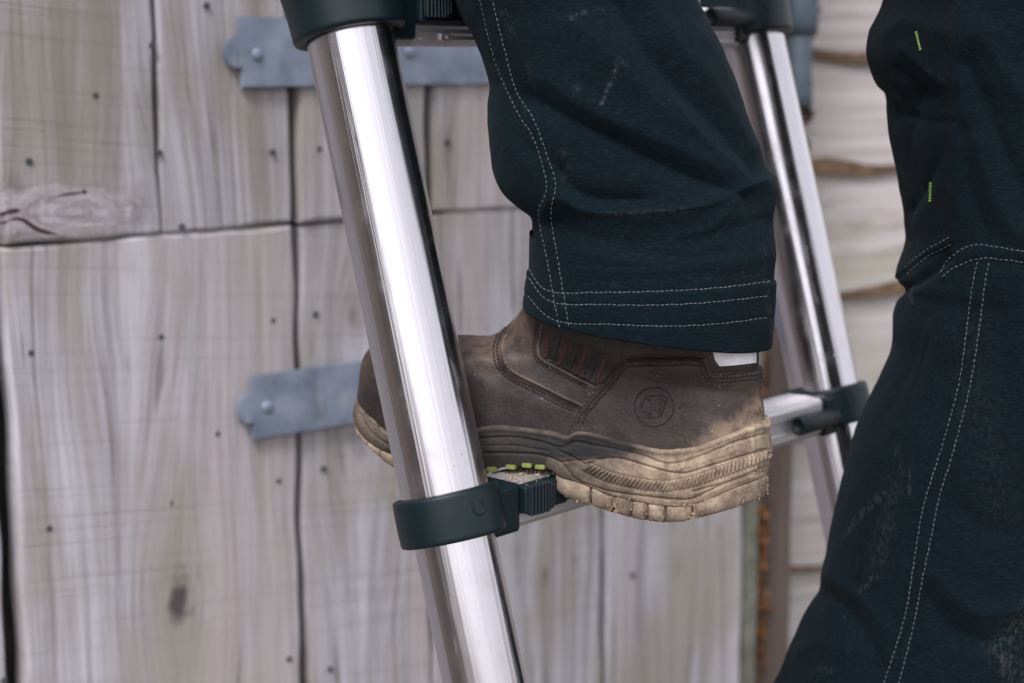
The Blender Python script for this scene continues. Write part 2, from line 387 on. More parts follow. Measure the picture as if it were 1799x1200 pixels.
# nails
bm = bmesh.new(); bmesh.ops.create_cone(bm, cap_ends=True, segments=10, radius1=0.0033, radius2=0.0030, depth=0.0016, matrix=Matrix.Rotation(math.pi/2, 4, 'X'))
nail_me = from_bm('nail', bm, NAILM)
for px, py in ((163, 168), (47, 283), (262, 80), (275, 268), (358, 10), (474, 267), (555, 262), (782, 250), (53, 620), (178, 690), (281, 592), (380, 762), (487, 845), (301, 883), (85, 928), (506, 1157), (578, 1175), (567, 823), (477, 563), (553, 552), (870, 300), (1110, 1010), (315, 398), (6, 1195)):
    s_, z_ = gpt(px, py); y = -0.0056 if z_ > SEAM else -0.0022
    link('nail', nail_me, gate, local=True, M=Matrix.Translation((s_, y, z_)) @ Matrix.Rotation(random.uniform(0, 3), 4, 'Y'))

# strap hinges
def strap(px, ytop, ybot, pynub, bolts):
    s0, zt = gpt(px, ytop); _, zb = gpt(px, ybot); h = zt-zb; zc = (zt+zb)/2; r = h*0.235
    out = [(s0, zb), (s0, zc-r)]
    for i in range(9):
        a = -math.pi/2-math.pi*i/8; out.append((s0-0.005+0.8*r*math.cos(a), zc+r*math.sin(a)))
    out += [(s0, zc+r), (s0, zt), (0.385, zt), (0.385, zb)]
    bm = bmesh.new(); f = bm.faces.new([bm.verts.new((x, -0.0060, z)) for x, z in out])
    ex = bmesh.ops.extrude_face_region(bm, geom=[f]); bmesh.ops.translate(bm, verts=[v for v in ex['geom'] if isinstance(v, bmesh.types.BMVert)], vec=(0, -0.005, 0))
    bmesh.ops.bevel(bm, geom=[e for e in bm.edges if abs(e.verts[0].co.y-e.verts[1].co.y) < 1e-6 and e.verts[0].co.y < -0.008], offset=0.0012, segments=2, affect='EDGES')
    o = link('strap_hinge', from_bm('strap_hinge', bm, GALV), gate, local=True)
    for bx_, by_ in bolts:
        bm = bmesh.new(); bmesh.ops.create_uvsphere(bm, u_segments=14, v_segments=8, radius=0.0062)
        bmesh.ops.scale(bm, verts=bm.verts[:], vec=(1, 0.5, 1)); s_, z_ = gpt(bx_, by_)
        bmesh.ops.translate(bm, verts=bm.verts[:], vec=(s_, -0.0112, z_))
        link('bolt', from_bm('bolt', bm, GALV, True), o, local=True)
strap(412, 30, 154, 92, [(441, 96), (708, 92), (960, 88)])
strap(433, 659, 771, 700, [(459, 712), (800, 640)])

# ---- horizontal board fence right of the gate, nearly square to the view
FA = math.radians(70); F0 = np.array([0.35, 2.30, 0]); FR_ = np.array([math.sin(FA), math.cos(FA), 0]); FN = np.array([FR_[1], -FR_[0], 0])
FM = Matrix(((FR_[0], -FN[0], 0, F0[0]), (FR_[1], -FN[1], 0, F0[1]), (0, 0, 1, 0), (0, 0, 0, 1)))
fence = empty('board_fence', FM, label='overlapping horizontal board fence at right behind the standing leg', cat='fence')
def fpt(px, py):
    p = on_plane(px, py, F0, FN); return float((p-F0) @ FR_), float(p[2])
FENCEW = wood_material('weathered_fence_wood', [(fpt(1500, 395)[1], fpt(1500, 395)[0], 0.02, 0.25), (fpt(1560, 660)[1], fpt(1560, 660)[0], 0.02, 0.2)], WARM, along='X', marks=False, greens=0.4)
zs = [fpt(1520, y)[1] for y in (-340, -110, 112, 300, 527, 760, 985, 1210, 1440)]
for i in range(len(zs)-1):
    zt, zb = zs[i]+0.018, zs[i+1]
    m = 60; V = []; mi = []
    for j in range(m):
        x = -0.32+1.25*j/(m-1); wv = 0.0045*math.sin(x*7+i*2.1)+0.003*math.sin(x*19+i)+0.002*math.sin(x*47+i*5)
        V += [(x, 0.012, zt), (x, 0.002, zt), (x, -0.010+0.002*math.sin(x*5+i), (zt+zb)/2), (x, -0.019, zb+wv+0.019+0.006*math.sin(x*23+i*3)), (x, -0.011, zb+wv+0.002), (x, 0.004, zb+wv), (x, 0.010, zb+0.03)]
    F = grid_faces(m, 7)+[tuple(range(7)), tuple(range((m-1)*7, m*7))]
    mi = [1 if (f % 7) in (3, 4) and f < (m-1)*7 else 0 for f in range(len(F))]
    me = fix_normals(mesh('board', V, F, FENCEW, False, [FENCEW, BARK], mi))
    link('board', me, fence, local=True)
bm = bmesh.new(); bmesh.ops.create_cube(bm, size=1, matrix=Matrix.Translation((0.305, 0.07, 0.62)) @ Matrix.Diagonal((1.25, 0.03, 1.2, 1)))
link('added_backing', from_bm('added_backing', bm, BACKING_DARK), fence, local=True)  # same added dark sheet behind the fence boards

# ---- gate post between them
POSTM = wood_material('brown_post_wood', [], [(0.06, 0.045, 0.038), (0.10, 0.075, 0.065), (0.13, 0.10, 0.085), (0.17, 0.13, 0.11), (0.09, 0.075, 0.055), (0.13, 0.085, 0.06)], marks=False)
pa, pb = at(1326, 900, 2.13), at(1391, 900, 2.13)
post = empty('gate_post', Matrix.Translation((float(pa[0]+pb[0])/2, 2.13, 0)), label='brown timber post between plank gate and board fence', cat='post')
hw_ = float(pb[0]-pa[0])/2
board(-hw_, hw_, 0.0, 2.1, 0, 0.09, POSTM, 'post_timber', post, seed=50, wob=0.001)
# dry brown creeper in the slot between gate edge and post
acc = Acc()
for i in range(420):
    y = random.choice([random.uniform(600, 690), random.uniform(890, 1000), random.uniform(1000, 1130), random.uniform(600, 1200), random.uniform(60, 600)])
    c = at(random.gauss(1336, 5.5), y, random.uniform(2.10, 2.13)); a = np.array([random.gauss(0, 1) for _ in range(3)]); a /= np.linalg.norm(a)
    b = np.cross(a, [random.gauss(0, 1) for _ in range(3)]); b /= np.linalg.norm(b); s1, s2 = random.uniform(0.004, 0.009), random.uniform(0.003, 0.006)
    acc.add([c-a*s1, c-b*s2+np.cross(a, b)*0.001, c+a*s1, c+b*s2], [(0, 1, 2), (0, 2, 3)])
link('dry_creeper', mesh('dry_creeper', acc.V, acc.F, RUST, False), label='orange brown dry leaves in slot beside the gate post', cat='creeper', kind='stuff')

# ---- grey pipe fitting at the top
def lathe(acc, c, prof, n=24):
    V = []
    for r, z in prof:
        for j in range(n):
            a = 2*math.pi*j/n; V.append((c[0]+r*math.cos(a), c[1]+r*math.sin(a), z))
    acc.add(V, grid_faces(len(prof), n)+[tuple(range(n)), tuple(range((len(prof)-1)*n, len(prof)*n))])
pc = at(1403, 100, 2.075); zq = lambda y: float(at(1399, y, 2.075)[2])
pipe = empty('drain_pipe', Matrix.Translation((float(pc[0]), 2.075, zq(195))), label='short grey drain pipe fixed beside the fence, behind the ladder', cat='pipe')
acc = Acc(); lathe(acc, pc, [(0.0165, zq(188)), (0.0185, zq(184)), (0.0185, zq(160)), (0.0165, zq(156)), (0.0165, zq(-700))])
link('pipe', acc.mesh('pipe', PIPEM), pipe)
acc = Acc(); lathe(acc, pc, [(0.0165, zq(62)), (0.021, zq(56)), (0.0225, zq(40)), (0.0225, zq(-10)), (0.020, zq(-14)), (0.0165, zq(-16))])
link('socket', acc.mesh('socket', PIPEM), pipe)
acc = Acc()
for i in range(260):
    y = random.choice([random.uniform(10, 60), random.uniform(140, 215), random.uniform(0, 300)])
    c = at(random.gauss(1424 if y < 100 else 1416, 5), y, random.uniform(2.07, 2.10)); a = np.array([random.gauss(0, 1) for _ in range(3)]); a /= np.linalg.norm(a)
    b = np.cross(a, [random.gauss(0, 1) for _ in range(3)]); b /= np.linalg.norm(b); s1 = random.uniform(0.003, 0.007)
    acc.add([c-a*s1, c-b*s1*0.6, c+a*s1, c+b*s1*0.6], [(0, 1, 2), (0, 2, 3)])
link('dry_moss', mesh('dry_moss', acc.V, acc.F, simple('dark_dry_moss', (0.02, 0.012, 0.01), (0.08, 0.045, 0.03), 60), False), label='dark dry moss clinging along the grey drain pipe', cat='moss', kind='stuff')

# ================================================================== LADDER
LA = at(768, 800, 1.06); LB = at(612, 50, 1.115); LU = (LB-LA)/(LB-LA)[2]; LDIR = LU/np.linalg.norm(LU)
RA = math.radians(42.5); RR = np.array([math.sin(RA), math.cos(RA), 0]); RN = np.array([RR[1], -RR[0], 0])   # along the rungs; towards the climber
RUNG = 0.46; STEP = 0.3258
Z1 = CAM_H-0.2967                                # height of the rung the boot stands on
def ax(z, far=0): return LA+LU*(z-LA[2])+RR*RUNG*far
base = ax(0, 0.5)
ladder = empty('telescopic_ladder', Matrix.Translation(Vector(base)), label='polished telescopic ladder leaning towards the plank gate', cat='ladder')
levels = [Z1-STEP, Z1, Z1+STEP, Z1+2*STEP, Z1+3*STEP, Z1+4*STEP]
radii = [0.0240, 0.0268, 0.0290, 0.0325, 0.0345, 0.036, 0.0375]       # section k lies below level k
ty = np.cross(LDIR, RR); ty /= np.linalg.norm(ty); tx = np.cross(ty, LDIR)
def tube_M(p): return Matrix(((tx[0], ty[0], LDIR[0], p[0]), (tx[1], ty[1], LDIR[1], p[1]), (tx[2], ty[2], LDIR[2], p[2]), (0, 0, 0, 1)))
def ring_mesh(name, prof, mat, n=96, closed=False):
    V = []
    for r, z in prof:
        for j in range(n):
            a = 2*math.pi*j/n; V.append((r*math.cos(a), r*math.sin(a), z))
    F = grid_faces(len(prof), n)
    if closed: F += [((len(prof)-1)*n+j, (len(prof)-1)*n+(j+1) % n, (j+1) % n, j) for j in range(n)]
    me = fix_normals(mesh(name, V, F, mat)); return me
def box_bm(cx_, half, bev, seg=3):
    """box in the rung frame (RR, RN, up) centred at world point, bevelled"""
    bm = bmesh.new(); M = Matrix(((RR[0], RN[0], 0, cx_[0]), (RR[1], RN[1], 0, cx_[1]), (0, 0, 1, cx_[2]), (0, 0, 0, 1)))
    bmesh.ops.create_cube(bm, size=2, matrix=Matrix.Diagonal((*half, 1)))
    bmesh.ops.bevel(bm, geom=bm.edges[:], offset=bev, segments=seg, affect='EDGES', profile=0.5)
    bmesh.ops.transform(bm, matrix=M, verts=bm.verts[:]); return bm
def rung_mesh(p, q, ridged=False):
    # section in (RN, z): rounded, with fine grip ridges above and below
    hw, hh = 0.0185, 0.0150; sec = []
    for i in range(0, 15):
        t = -1+2*i/14; sec.append((hw*0.86*t, hh+(0.0011 if i % 2 else 0.0)))
    for i in range(1, 6): a = math.pi/2-math.pi/2*i/6; sec.append((hw*0.86+hw*0.14*math.cos(a), hh-0.0035+0.0035*math.sin(a)))
    sec += [(hw, hh-0.0035), (hw, 0.0055), (hw-0.0012, 0.0045), (hw-0.0012, -0.0045), (hw, -0.0055), (hw, -hh+0.0035)]
    if ridged: sec = sec[:21]+[(hw-(0.0014 if i % 2 else 0.0), hh-0.0035-(2*hh-0.007)*i/10) for i in range(11)]
    bot = [(x, -z) for x, z in sec[:15]][::-1]
    sec += bot
    sec += [(-hw, -hh+0.0035), (-hw, hh-0.0035)]
    V = [e+RN*x+np.array([0, 0, z]) for e in (p, q) for x, z in sec]; n = len(sec)
    F = grid_faces(2, n)+[tuple(range(n)), tuple(range(n, 2*n))]
    return fix_normals(mesh('rung', V, F, ALU_DULL, False))
for far in (0, 1):
    for k in range(len(levels)+1):
        z0 = 0.012 if k == 0 else levels[k-1]-0.012; z1 = levels[k]+0.006 if k < len(levels) else levels[-1]+0.06
        L = (z1-z0)*np.linalg.norm(LU); r = radii[k]
        prof = [(r-0.0014, 0.0), (r-0.0004, 0.0), (r, 0.0006)]+[(r, L*t) for t in np.linspace(0.02, 1, 12)]
        link('stile_tube', ring_mesh('stile_tube', prof, ALU), ladder, M=tube_M(ax(z0, far)))
    foot = Acc(); V = []
    b0 = ax(0.0, far)
    bmf = box_bm(b0+np.array([0, 0, 0.02]), (0.03, 0.032, 0.02), 0.006)
    link('foot', from_bm('foot', bmf, PLAST), ladder)
for k, z in enumerate(levels):
    inn, outr = radii[k], radii[k+1]
    big = k >= 2
    R = outr+(0.0062 if not big else 0.0055); hgt = 0.0315 if not big else 0.038; up = 0.0
    for far in (0, 1):
        c = ax(z, far); sgn = -1 if far else 1
        h = hgt/2
        prof = [(inn+0.0004, -h), (R-0.0022, -h), (R-0.0006, -h+0.0006), (R, -h+0.0022)]+[(R+0.0003*math.sin(t*3.14), t2) for t, t2 in zip(np.linspace(0, 1, 6), np.linspace(-h+0.004, h-0.004, 6))]+[(R, h-0.0022), (R-0.0006, h-0.0006), (R-0.0022, h), (outr+0.0006, h), (outr+0.0002, h-0.002)]
        if big: prof = [(a+0.0028*(b/h if b > 0 else b/h*0.2)*(1 if a > outr else 0), b) for a, b in prof]
        col = link('collar', ring_mesh('collar', prof, PLAST, closed=True), ladder, M=tube_M(c))
        # socket block that takes the rung
        ext = 0.046 if not far else 0.040; cb = c+RR*sgn*(R*0.55+ext)/2*1.0
        cb = c+RR*sgn*((0.012+ext)/2)
        bmk = box_bm(cb, ((ext-0.012)/2, 0.0215, h*1.06), 0.003)
        link('rung_socket', from_bm('rung_socket', bmk, PLAST), col)
        # thumb release on the front of the rung
        if far == 0:
            cp = c+RR*(ext+0.021)+RN*0.0205+np.array([0, 0, 0.0050])
            if big: link('release_housing', from_bm('release_housing', box_bm(cp+RR*0.014+np.array([0, 0, -0.001]), (0.036, 0.0055, 0.0125), 0.002), PLAST), col)
            else: link('release_housing', from_bm('release_housing', box_bm(cp, (0.0215, 0.0055, 0.0095), 0.002), PLAST), col)
            ac = Acc()
            ribm = bmesh.new()
            for i in range(8):
                q = cp+RR*(-0.0175+0.0031*i)+RN*0.0062
                t = box_bm(q, (0.00105, 0.0022+0.0012*math.sin(math.pi*(i+0.5)/8), 0.0105-0.0014*max(0, i-5)), 0.0006, 1)
                me_ = bpy.data.meshes.new('t'); t.to_mesh(me_); t.free(); ribm.from_mesh(me_); bpy.data.meshes.remove(me_)
            t = box_bm(cp+RR*(-0.0066)+RN*0.0050, (0.0125, 0.0022, 0.0100), 0.0012, 2)
            me_ = bpy.data.meshes.new('t'); t.to_mesh(me_); t.free(); ribm.from_mesh(me_); bpy.data.meshes.remove(me_)
            link('release_slider', from_bm('release_slider', ribm, PLAST2), col)
        else:
            a0 = c-RR*0.030+RN*0.0232+np.array([0, 0, 0.0])
            acc = Acc(); L0 = 0.054
            prof2 = [(0.0, 0.0085), (0.002, 0.0103), (L0, 0.0103)]
            V = []; n = 24
            for s_, r_ in [(0.004, 0.0052), (0.0, 0.0060), (0.0003, 0.0072), (0.0018, 0.0080), (0.030, 0.0080), (0.034, 0.0074), (L0, 0.0074)]:
                for j in range(n):
                    g = 2*math.pi*j/n; V.append(a0-RR*(L0-s_)+(RN*math.cos(g)+np.array([0, 0, 1])*math.sin(g))*r_)
            acc.add(V, grid_faces(7, n)+[tuple(range(n)), tuple(range(6*n, 7*n))])
            link('release_button', acc.mesh('release_button', PLAST2), col)
        # moulded U mark on the front of the band
        ang = 0.57 if not far else 0.55
        if k in (1, 2):
            if far == 0 and k == 2: ang = 0.95
            acc = Acc(); pts = []
            for t in np.linspace(0, 1, 22):
                if t < 0.3: x, y = -1, 1-t/0.3
                elif t > 0.7: x, y = 1, (t-0.7)/0.3
                else: g = math.pi*(t-0.3)/0.4; x, y = -math.cos(g), -math.sin(g)
                vx, vy = 0.0040*x, 0.0050*y
                th = math.atan2(0, 1); v0 = (CC-c); lx, ly = v0 @ tx, v0 @ ty; base_a = math.atan2(ly, lx)
                a = base_a+(ang if True else 0)+vx/R
                rr = R+0.0002
                pts.append(c+tx*rr*math.cos(a)+ty*rr*math.sin(a)+LDIR*(vy+0.003))
            acc.tube(pts, 0.0007, 6)
            link('raised_mark', acc.mesh('raised_mark', plastic('mark_plastic', (0.003, 0.005, 0.007), 0.6)), col)
    dn = np.array([0, 0, -0.0085 if big else 0.0]); p, q = ax(z, 0)+RR*0.045+dn, ax(z, 1)-RR*0.034+dn
    rg = link('rung', rung_mesh(p, q, big), ladder)
    acc = Acc(); sp = p+RR*0.052+np.array([0, 0, -0.0152])+RN*0.004
    V = []; n = 16
    s1, s2, s3 = (RN, np.array([0, 0, 1.0]), -1.0) if not big else (np.array([0, 0, 0.7]), RN, -1.0)
    if big: sp = p+RR*0.030+RN*0.0182+np.array([0, 0, -0.0095])
    for r_, dz in ((0.0052, 0.0015), (0.0052, -0.0006), (0.0044, -0.0012), (0.0025, -0.0012), (0.0018, 0.0004)):
        for j in range(n): g = 2*math.pi*j/n; V.append(sp+RR*r_*math.cos(g)+s1*r_*math.sin(g)+s2*(dz if not big else -dz))
    acc.add(V, grid_faces(5, n)+[tuple(range(n)), tuple(range(4*n, 5*n))])
    link('screw', acc.mesh('screw', ALU_DULL), rg)
    if k == 1:   # grit left on the tread
        acc = Acc()
        for i in range(900):
            c = p+RR*random.uniform(0.0, 0.075)+RN*random.gauss(0.006, 0.008)+np.array([0, 0, 0.0158]); s_ = random.uniform(0.0002, 0.0007)
            o3 = rng.normal(size=(4, 3))*s_; acc.add(c+o3, [(0, 1, 2), (0, 2, 3), (0, 3, 1), (1, 3, 2)])
        link('grit', mesh('grit', acc.V, acc.F, simple('dry_mud', (0.26, 0.19, 0.13), (0.42, 0.32, 0.23), 300), False), rg, kind='stuff')

# ================================================================== PERSON
person = empty('person', Matrix.Translation((0.30, 1.2, 0.0)), label='person in dark navy work trousers stepping up the ladder in brown boots', cat='person')

# ---------- cloth materials
def cloth(name, base, dark, fuzz, weave=1500):
    k = NT(name); co = k.obj()
    a = k.noise(co, 22, 4, 0.6); f = k.noise(k.scale(co, (0.25, 0.5, 1.0)), 900, 2, 0.6); f2 = k.noise(k.scale(co, (1, 1, 0.4)), weave, 2, 0.5)
    c = k.mix(a, dark, base)
    c = k.mix(k.math('MULTIPLY', k.step(f, 0.44, 0.72), 0.52), c, fuzz)
    spk = k.n('ShaderNodeTexVoronoi', {'Vector': co, 'Scale': 95.0, 'Randomness': 1.0})
    keep = k.step(k.noise(co, 60, 2), 0.60, 0.66)
    sp = k.math('MULTIPLY', k.step(spk.outputs['Distance'], 0.085, 0.03), keep)
    c = k.mix(k.math('MULTIPLY', sp, 0.35), c, (0.22, 0.23, 0.24))
    st = k.noise(k.scale(co, (1, 1, 0.6)), 330, 4, 0.75)
    sm = k.math('MULTIPLY', k.att('scuff'), k.step(st, 0.44, 0.66))
    c = k.mix(k.math('MULTIPLY', sm, 0.38), c, (0.17, 0.17, 0.17))
    c = k.mix(k.math('MULTIPLY', k.att('panel'), 0.75), c, k.mix(k.step(f2, 0.50, 0.66), (0.0009, 0.0022, 0.0040), (0.0055, 0.0085, 0.0115)))
    h = k.math('ADD', k.math('MULTIPLY', f, 0.6), k.math('MULTIPLY', f2, 0.6))
    return k.set(Base_Color=c, Roughness=0.92, Specular_IOR_Level=0.12, Sheen_Weight=0.03, Sheen_Roughness=0.6, Sheen_Tint=(0.4, 0.6, 0.7, 1), Normal=k.bump(h, 0.5, 0.0010, k.bump(k.noise(co, 55, 3), 0.25, 0.003)))
NAVY = cloth('navy_work_cloth', (0.0011, 0.0056, 0.0092), (0.0006, 0.0030, 0.0055), (0.0044, 0.0155, 0.0215))
THREAD = simple('pale_thread', (0.06, 0.072, 0.080), (0.15, 0.163, 0.172), 500, 0.8, 0.1)
THREAD_D = simple('dim_thread', (0.05, 0.065, 0.075), (0.12, 0.14, 0.15), 500, 0.8, 0.1)
LIME = simple('lime_thread', (0.16, 0.32, 0.06), (0.33, 0.50, 0.15), 400, 0.7, 0.1)

def leg_grid(keys, rows, cols, n_exp=2.35, inner=True):
    """keys: (xl,yl,xr,yr,Y,depth half,tilt) from the hem upwards"""
    K = smooth_path(np.array(keys, float), rows)
    P = np.zeros((rows, cols, 3)); ph = np.linspace(0, 2*math.pi, cols, endpoint=False)
    cs_, sn = np.cos(ph), np.sin(ph)
    ce = np.sign(cs_)*np.abs(cs_)**(2/n_exp); se = np.sign(sn)*np.abs(sn)**(2/n_exp)
    for i, (xl, yl, xr, yr, Y, b, ti) in enumerate(K):
        Lp, Rp = at(xl, yl, Y), at(xr, yr, Y); C = (Lp+Rp)/2; A = (Rp-Lp)/2
        P[i] = C+ce[:, None]*A+se[:, None]*b*np.array([0, 1, ti])
    return P
def finish_leg(P, disp, scuffs, name, parent, hem=True):
    N = grid_normals(P); P2 = P+N*disp[..., None]
    if hem:
        r0 = P2[0]; c0 = r0.mean(0); inn = []
        for sc_, dz in ((0.992, -0.0012), (0.975, -0.0010), (0.955, 0.004), (0.945, 0.05)):
            inn.append(c0+(r0-c0)*sc_+np.array([0, 0, dz]))
        P2 = np.concatenate([np.array(inn[::-1]), P2], 0)
    r, c = P2.shape[:2]; V = P2.reshape(-1, 3); F = grid_faces(r, c)
    F.append(tuple(range((r-1)*c, r*c)))
    return V, F

# ---------- lifted (near) leg
FOLD = 0.8
keys = [
 (921, 538, 1348, 597, 1.112, 0.067, 0.04), (924, 512, 1352, 548, 1.112, 0.067, 0.04), (929, 480, 1355, 500, 1.113, 0.067, 0.08), (933, 435, 1358, 440, 1.115, 0.067, 0.05),
 (935, 402, 1361, 395, 1.119, 0.067, 0.0), (931, 379, 1363, 365, 1.121, 0.067, 0.0), (906, 361, 1364, 345, 1.123, 0.067, 0.0), (880, 335, 1363, 325, 1.124, 0.068, 0.0), (867, 305, 1354, 300, 1.125, 0.069, 0.0),
 (859, 255, 1333, 258, 1.128, 0.071, 0.0), (856, 195, 1309, 200, 1.130, 0.073, 0.0), (857, 135, 1288, 140, 1.133, 0.074, 0.0), (836, 75, 1262, 75, 1.136, 0.075, 0.0),
 (812, 28, 1237, 28, 1.140, 0.075, 0.0), (785, -35, 1210, -35, 1.143, 0.076, 0.0), (740, -120, 1190, -110, 1.15, 0.078, 0.0), (700, -230, 1185, -190, 1.155, 0.08, 0.0),
 (690, -380, 1230, -240, 1.16, 0.08, 0.0), (800, -500, 1290, -230, 1.165, 0.082, 0.0), (1050, -570, 1370, -200, 1.175, 0.085, 0.0), (1350, -640, 1480, -180, 1.185, 0.09, 0.0), (1640, -690, 1640, -180, 1.20, 0.095, 0.0)]
P = leg_grid(keys, 330, 300)
X = pr(P.reshape(-1, 3)); PV = P.reshape(-1, 3)
seamA = [(838, -30), (843, 0), (870, 108), (908, 195), (938, 244), (960, 320), (954, 352), (946, 379), (962, 460), (976, 541), (989, 601)]
seamB = [(860, -30), (865, 0), (889, 97), (908, 162), (938, 211), (962, 276), (976, 325), (968, 379), (981, 460), (995, 547), (1006, 606)]
hem1 = [(925, 466), (962, 511), (1050, 514), (1157, 512), (1260, 506), (1356, 494)]
hem2 = [(924, 482), (968, 530), (1060, 535), (1157, 536), (1260, 530), (1356, 519)]
hem3 = [(921, 514), (976, 563), (1080, 570), (1179, 573), (1270, 568), (1353, 557)]
d = np.zeros(len(X))
mid = [(849, -30), (854, 0), (880, 103), (908, 180), (938, 228), (961, 298), (965, 340), (957, 379), (971, 460), (985, 544), (998, 604)]
d += 0.0012*sstep(polyline(X, mid)[0], 15, 7)
d -= 0.0007*np.exp(-(polyline(X, seamA)[0]/3.0)**2)+0.0007*np.exp(-(polyline(X, seamB)[0]/3.0)**2)
# folds: (line, width px, depth m)
folds = [([(925, 170), (990, 205), (1080, 250), (1180, 296), (1310, 345)], 24, -0.0095), ([(960, 140), (1040, 195), (1150, 245), (1270, 300)], 30, 0.0050),
 ([(1080, 0), (1130, 80), (1190, 150), (1260, 220), (1330, 300)], 26, -0.0075), ([(1120, -20), (1190, 80), (1250, 150), (1320, 260)], 22, 0.0050), ([(1010, 40), (1090, 120), (1200, 220)], 30, 0.0045),
 ([(985, 300), (1010, 335), (1060, 352), (1130, 350)], 15, -0.0055), ([(985, 345), (1040, 370), (1130, 376), (1230, 362), (1340, 318)], 17, 0.0065),
 ([(1000, 405), (1100, 425), (1230, 415), (1350, 385)], 26, -0.0040), ([(880, 215), (900, 260), (930, 300)], 18, 0.002), 
 ([(1000, 470), (1130, 478), (1250, 460), (1350, 450)], 20, 0.0022), ([(1100, 440), (1200, 452), (1300, 440)], 12, -0.002), 
 ([(870, 150), (905, 230), (940, 270)], 12, -0.003), ([(1180, 180), (1240, 250), (1300, 300)], 12, 0.003), ([(1300, 350), (1250, 400), (1180, 420)], 16, 0.003)]
for pts, wd, am in folds: d += FOLD*am*np.exp(-(polyline(X, pts)[0]/(wd*0.95))**1.35)
low = polyline(X, hem1)[1]       # positive below the line
band = sstep(low, -2, 2)*(X[:, 1] > 430)
d += 0.0014*band
for hl in (hem1, hem2, hem3): d -= 0.0005*np.exp(-(polyline(X, hl)[0]/2.6)**2)
d += 0.0010*np.exp(-((X[:, 0]-1350)/12)**2)*band
d += 0.0008*vnoise(PV, 26, 1)+0.0004*vnoise(PV, 60, 2)+0.0003*vnoise(PV, 140, 5)*(1-0.5*band)
s_att = np.zeros(len(X))
for pts, wd, am in (([(1057, 182), (1072, 145), (1088, 104)], 1.9, 0.9), ([(1086, 103), (1108, 121)], 2.4, 0.8), ([(1000, 35), (1030, 20), (1065, 18)], 5, 0.35), ([(1005, 165), (1016, 155)], 7, 0.35), ([(883, 20), (900, 60)], 6, 0.35), ([(925, 100), (938, 150)], 5, 0.35), ([(990, 270), (1000, 300)], 5, 0.3), ([(1000, 380), (1200, 372)], 6, 0.18), ([(1030, 500), (1340, 485)], 6, 0.12), ([(1340, 430), (1352, 600)], 5, 0.3), ([(1100, 620), (1200, 622)], 4, 0.4), ([(900, 200), (1000, 330)], 5, 0.15)):
    s_att += am*gl(X, pts, wd)
V, F = finish_leg(P, d.reshape(P.shape[:2]), None, 'trousers', person)
nV1, nF1 = len(V), list(F)
bv1 = BVHTree.FromPolygons([tuple(v) for v in V], F)
scA = np.r_[np.zeros(4*P.shape[1]), s_att]; VA = V

# ---------- standing (far) leg
keys = [
 (1290, 1480, 1740, 1480, 1.22, 0.075, 0.0), (1320, 1340, 1780, 1340, 1.215, 0.077, 0), (1350, 1245, 1815, 1245, 1.21, 0.078, 0), (1376, 1190, 1850, 1190, 1.207, 0.078, 0), (1408, 1112, 1880, 1112, 1.205, 0.078, 0),
 (1440, 1048, 1905, 1048, 1.205, 0.079, 0), (1452, 1005, 1915, 1005, 1.204, 0.08, 0), (1463, 945, 1925, 945, 1.203, 0.08, 0), (1484, 850, 1935, 850, 1.202, 0.08, 0), (1505, 775, 1942, 775, 1.20, 0.08, 0),
 (1545, 690, 1950, 690, 1.20, 0.081, 0), (1574, 622, 1957, 622, 1.20, 0.082, 0), (1578, 565, 1964, 565, 1.20, 0.083, 0), (1590, 520, 1970, 520, 1.20, 0.084, 0), (1587, 495, 1974, 495, 1.20, 0.086, 0), (1596, 465, 1978, 465, 1.20, 0.087, 0),
 (1606, 430, 1984, 430, 1.20, 0.088, 0), (1602, 380, 1990, 380, 1.20, 0.088, 0), (1590, 310, 2000, 310, 1.20, 0.088, 0), (1575, 240, 2010, 240, 1.20, 0.088, 0), (1567, 175, 2020, 175, 1.20, 0.088, 0),
 (1547, 138, 2028, 138, 1.20, 0.088, 0), (1533, 95, 2036, 95, 1.20, 0.088, 0), (1538, 55, 2044, 55, 1.20, 0.09, 0), (1562, 0, 2055, 0, 1.20, 0.092, 0), (1590, -120, 2085, -120, 1.20, 0.095, 0), (1610, -300, 2130, -300, 1.205, 0.10, 0), (1590, -520, 2160, -520, 1.21, 0.11, 0), (1570, -760, 2170, -760, 1.21, 0.115, 0)]
P = leg_grid(keys, 330, 300, 2.3)
X = pr(P.reshape(-1, 3)); PV = P.reshape(-1, 3)
vA = [(1717, 460), (1707, 511), (1697, 590), (1685, 673), (1662, 761), (1641, 828), (1620, 900), (1605, 993), (1589, 1086), (1553, 1200), (1530, 1270)]
vB = [(1737, 462), (1730, 500), (1719, 585), (1703, 683), (1672, 802), (1651, 869), (1636, 942), (1620, 1019), (1605, 1097), (1579, 1200), (1556, 1270)]
cA = [(1652, 478), (1670, 452), (1707, 431), (1750, 434), (1799, 442), (1880, 455)]
cB = [(1655, 486), (1681, 468), (1722, 454), (1760, 456), (1799, 461), (1880, 474)]
pocket = [(1683, -120), (1682, 0), (1679, 110), (1673, 215), (1667, 300), (1673, 350), (1676, 432)]
pbot = [(1560, 505), (1592, 478), (1626, 452), (1676, 428)]
d = np.zeros(len(X))
pd = polyline(X, pocket)[1]; bd = polyline(X, pbot)[1]
inside = sstep(pd, -2, 3)*sstep(bd, 2, -3)*(X[:, 1] < 520)
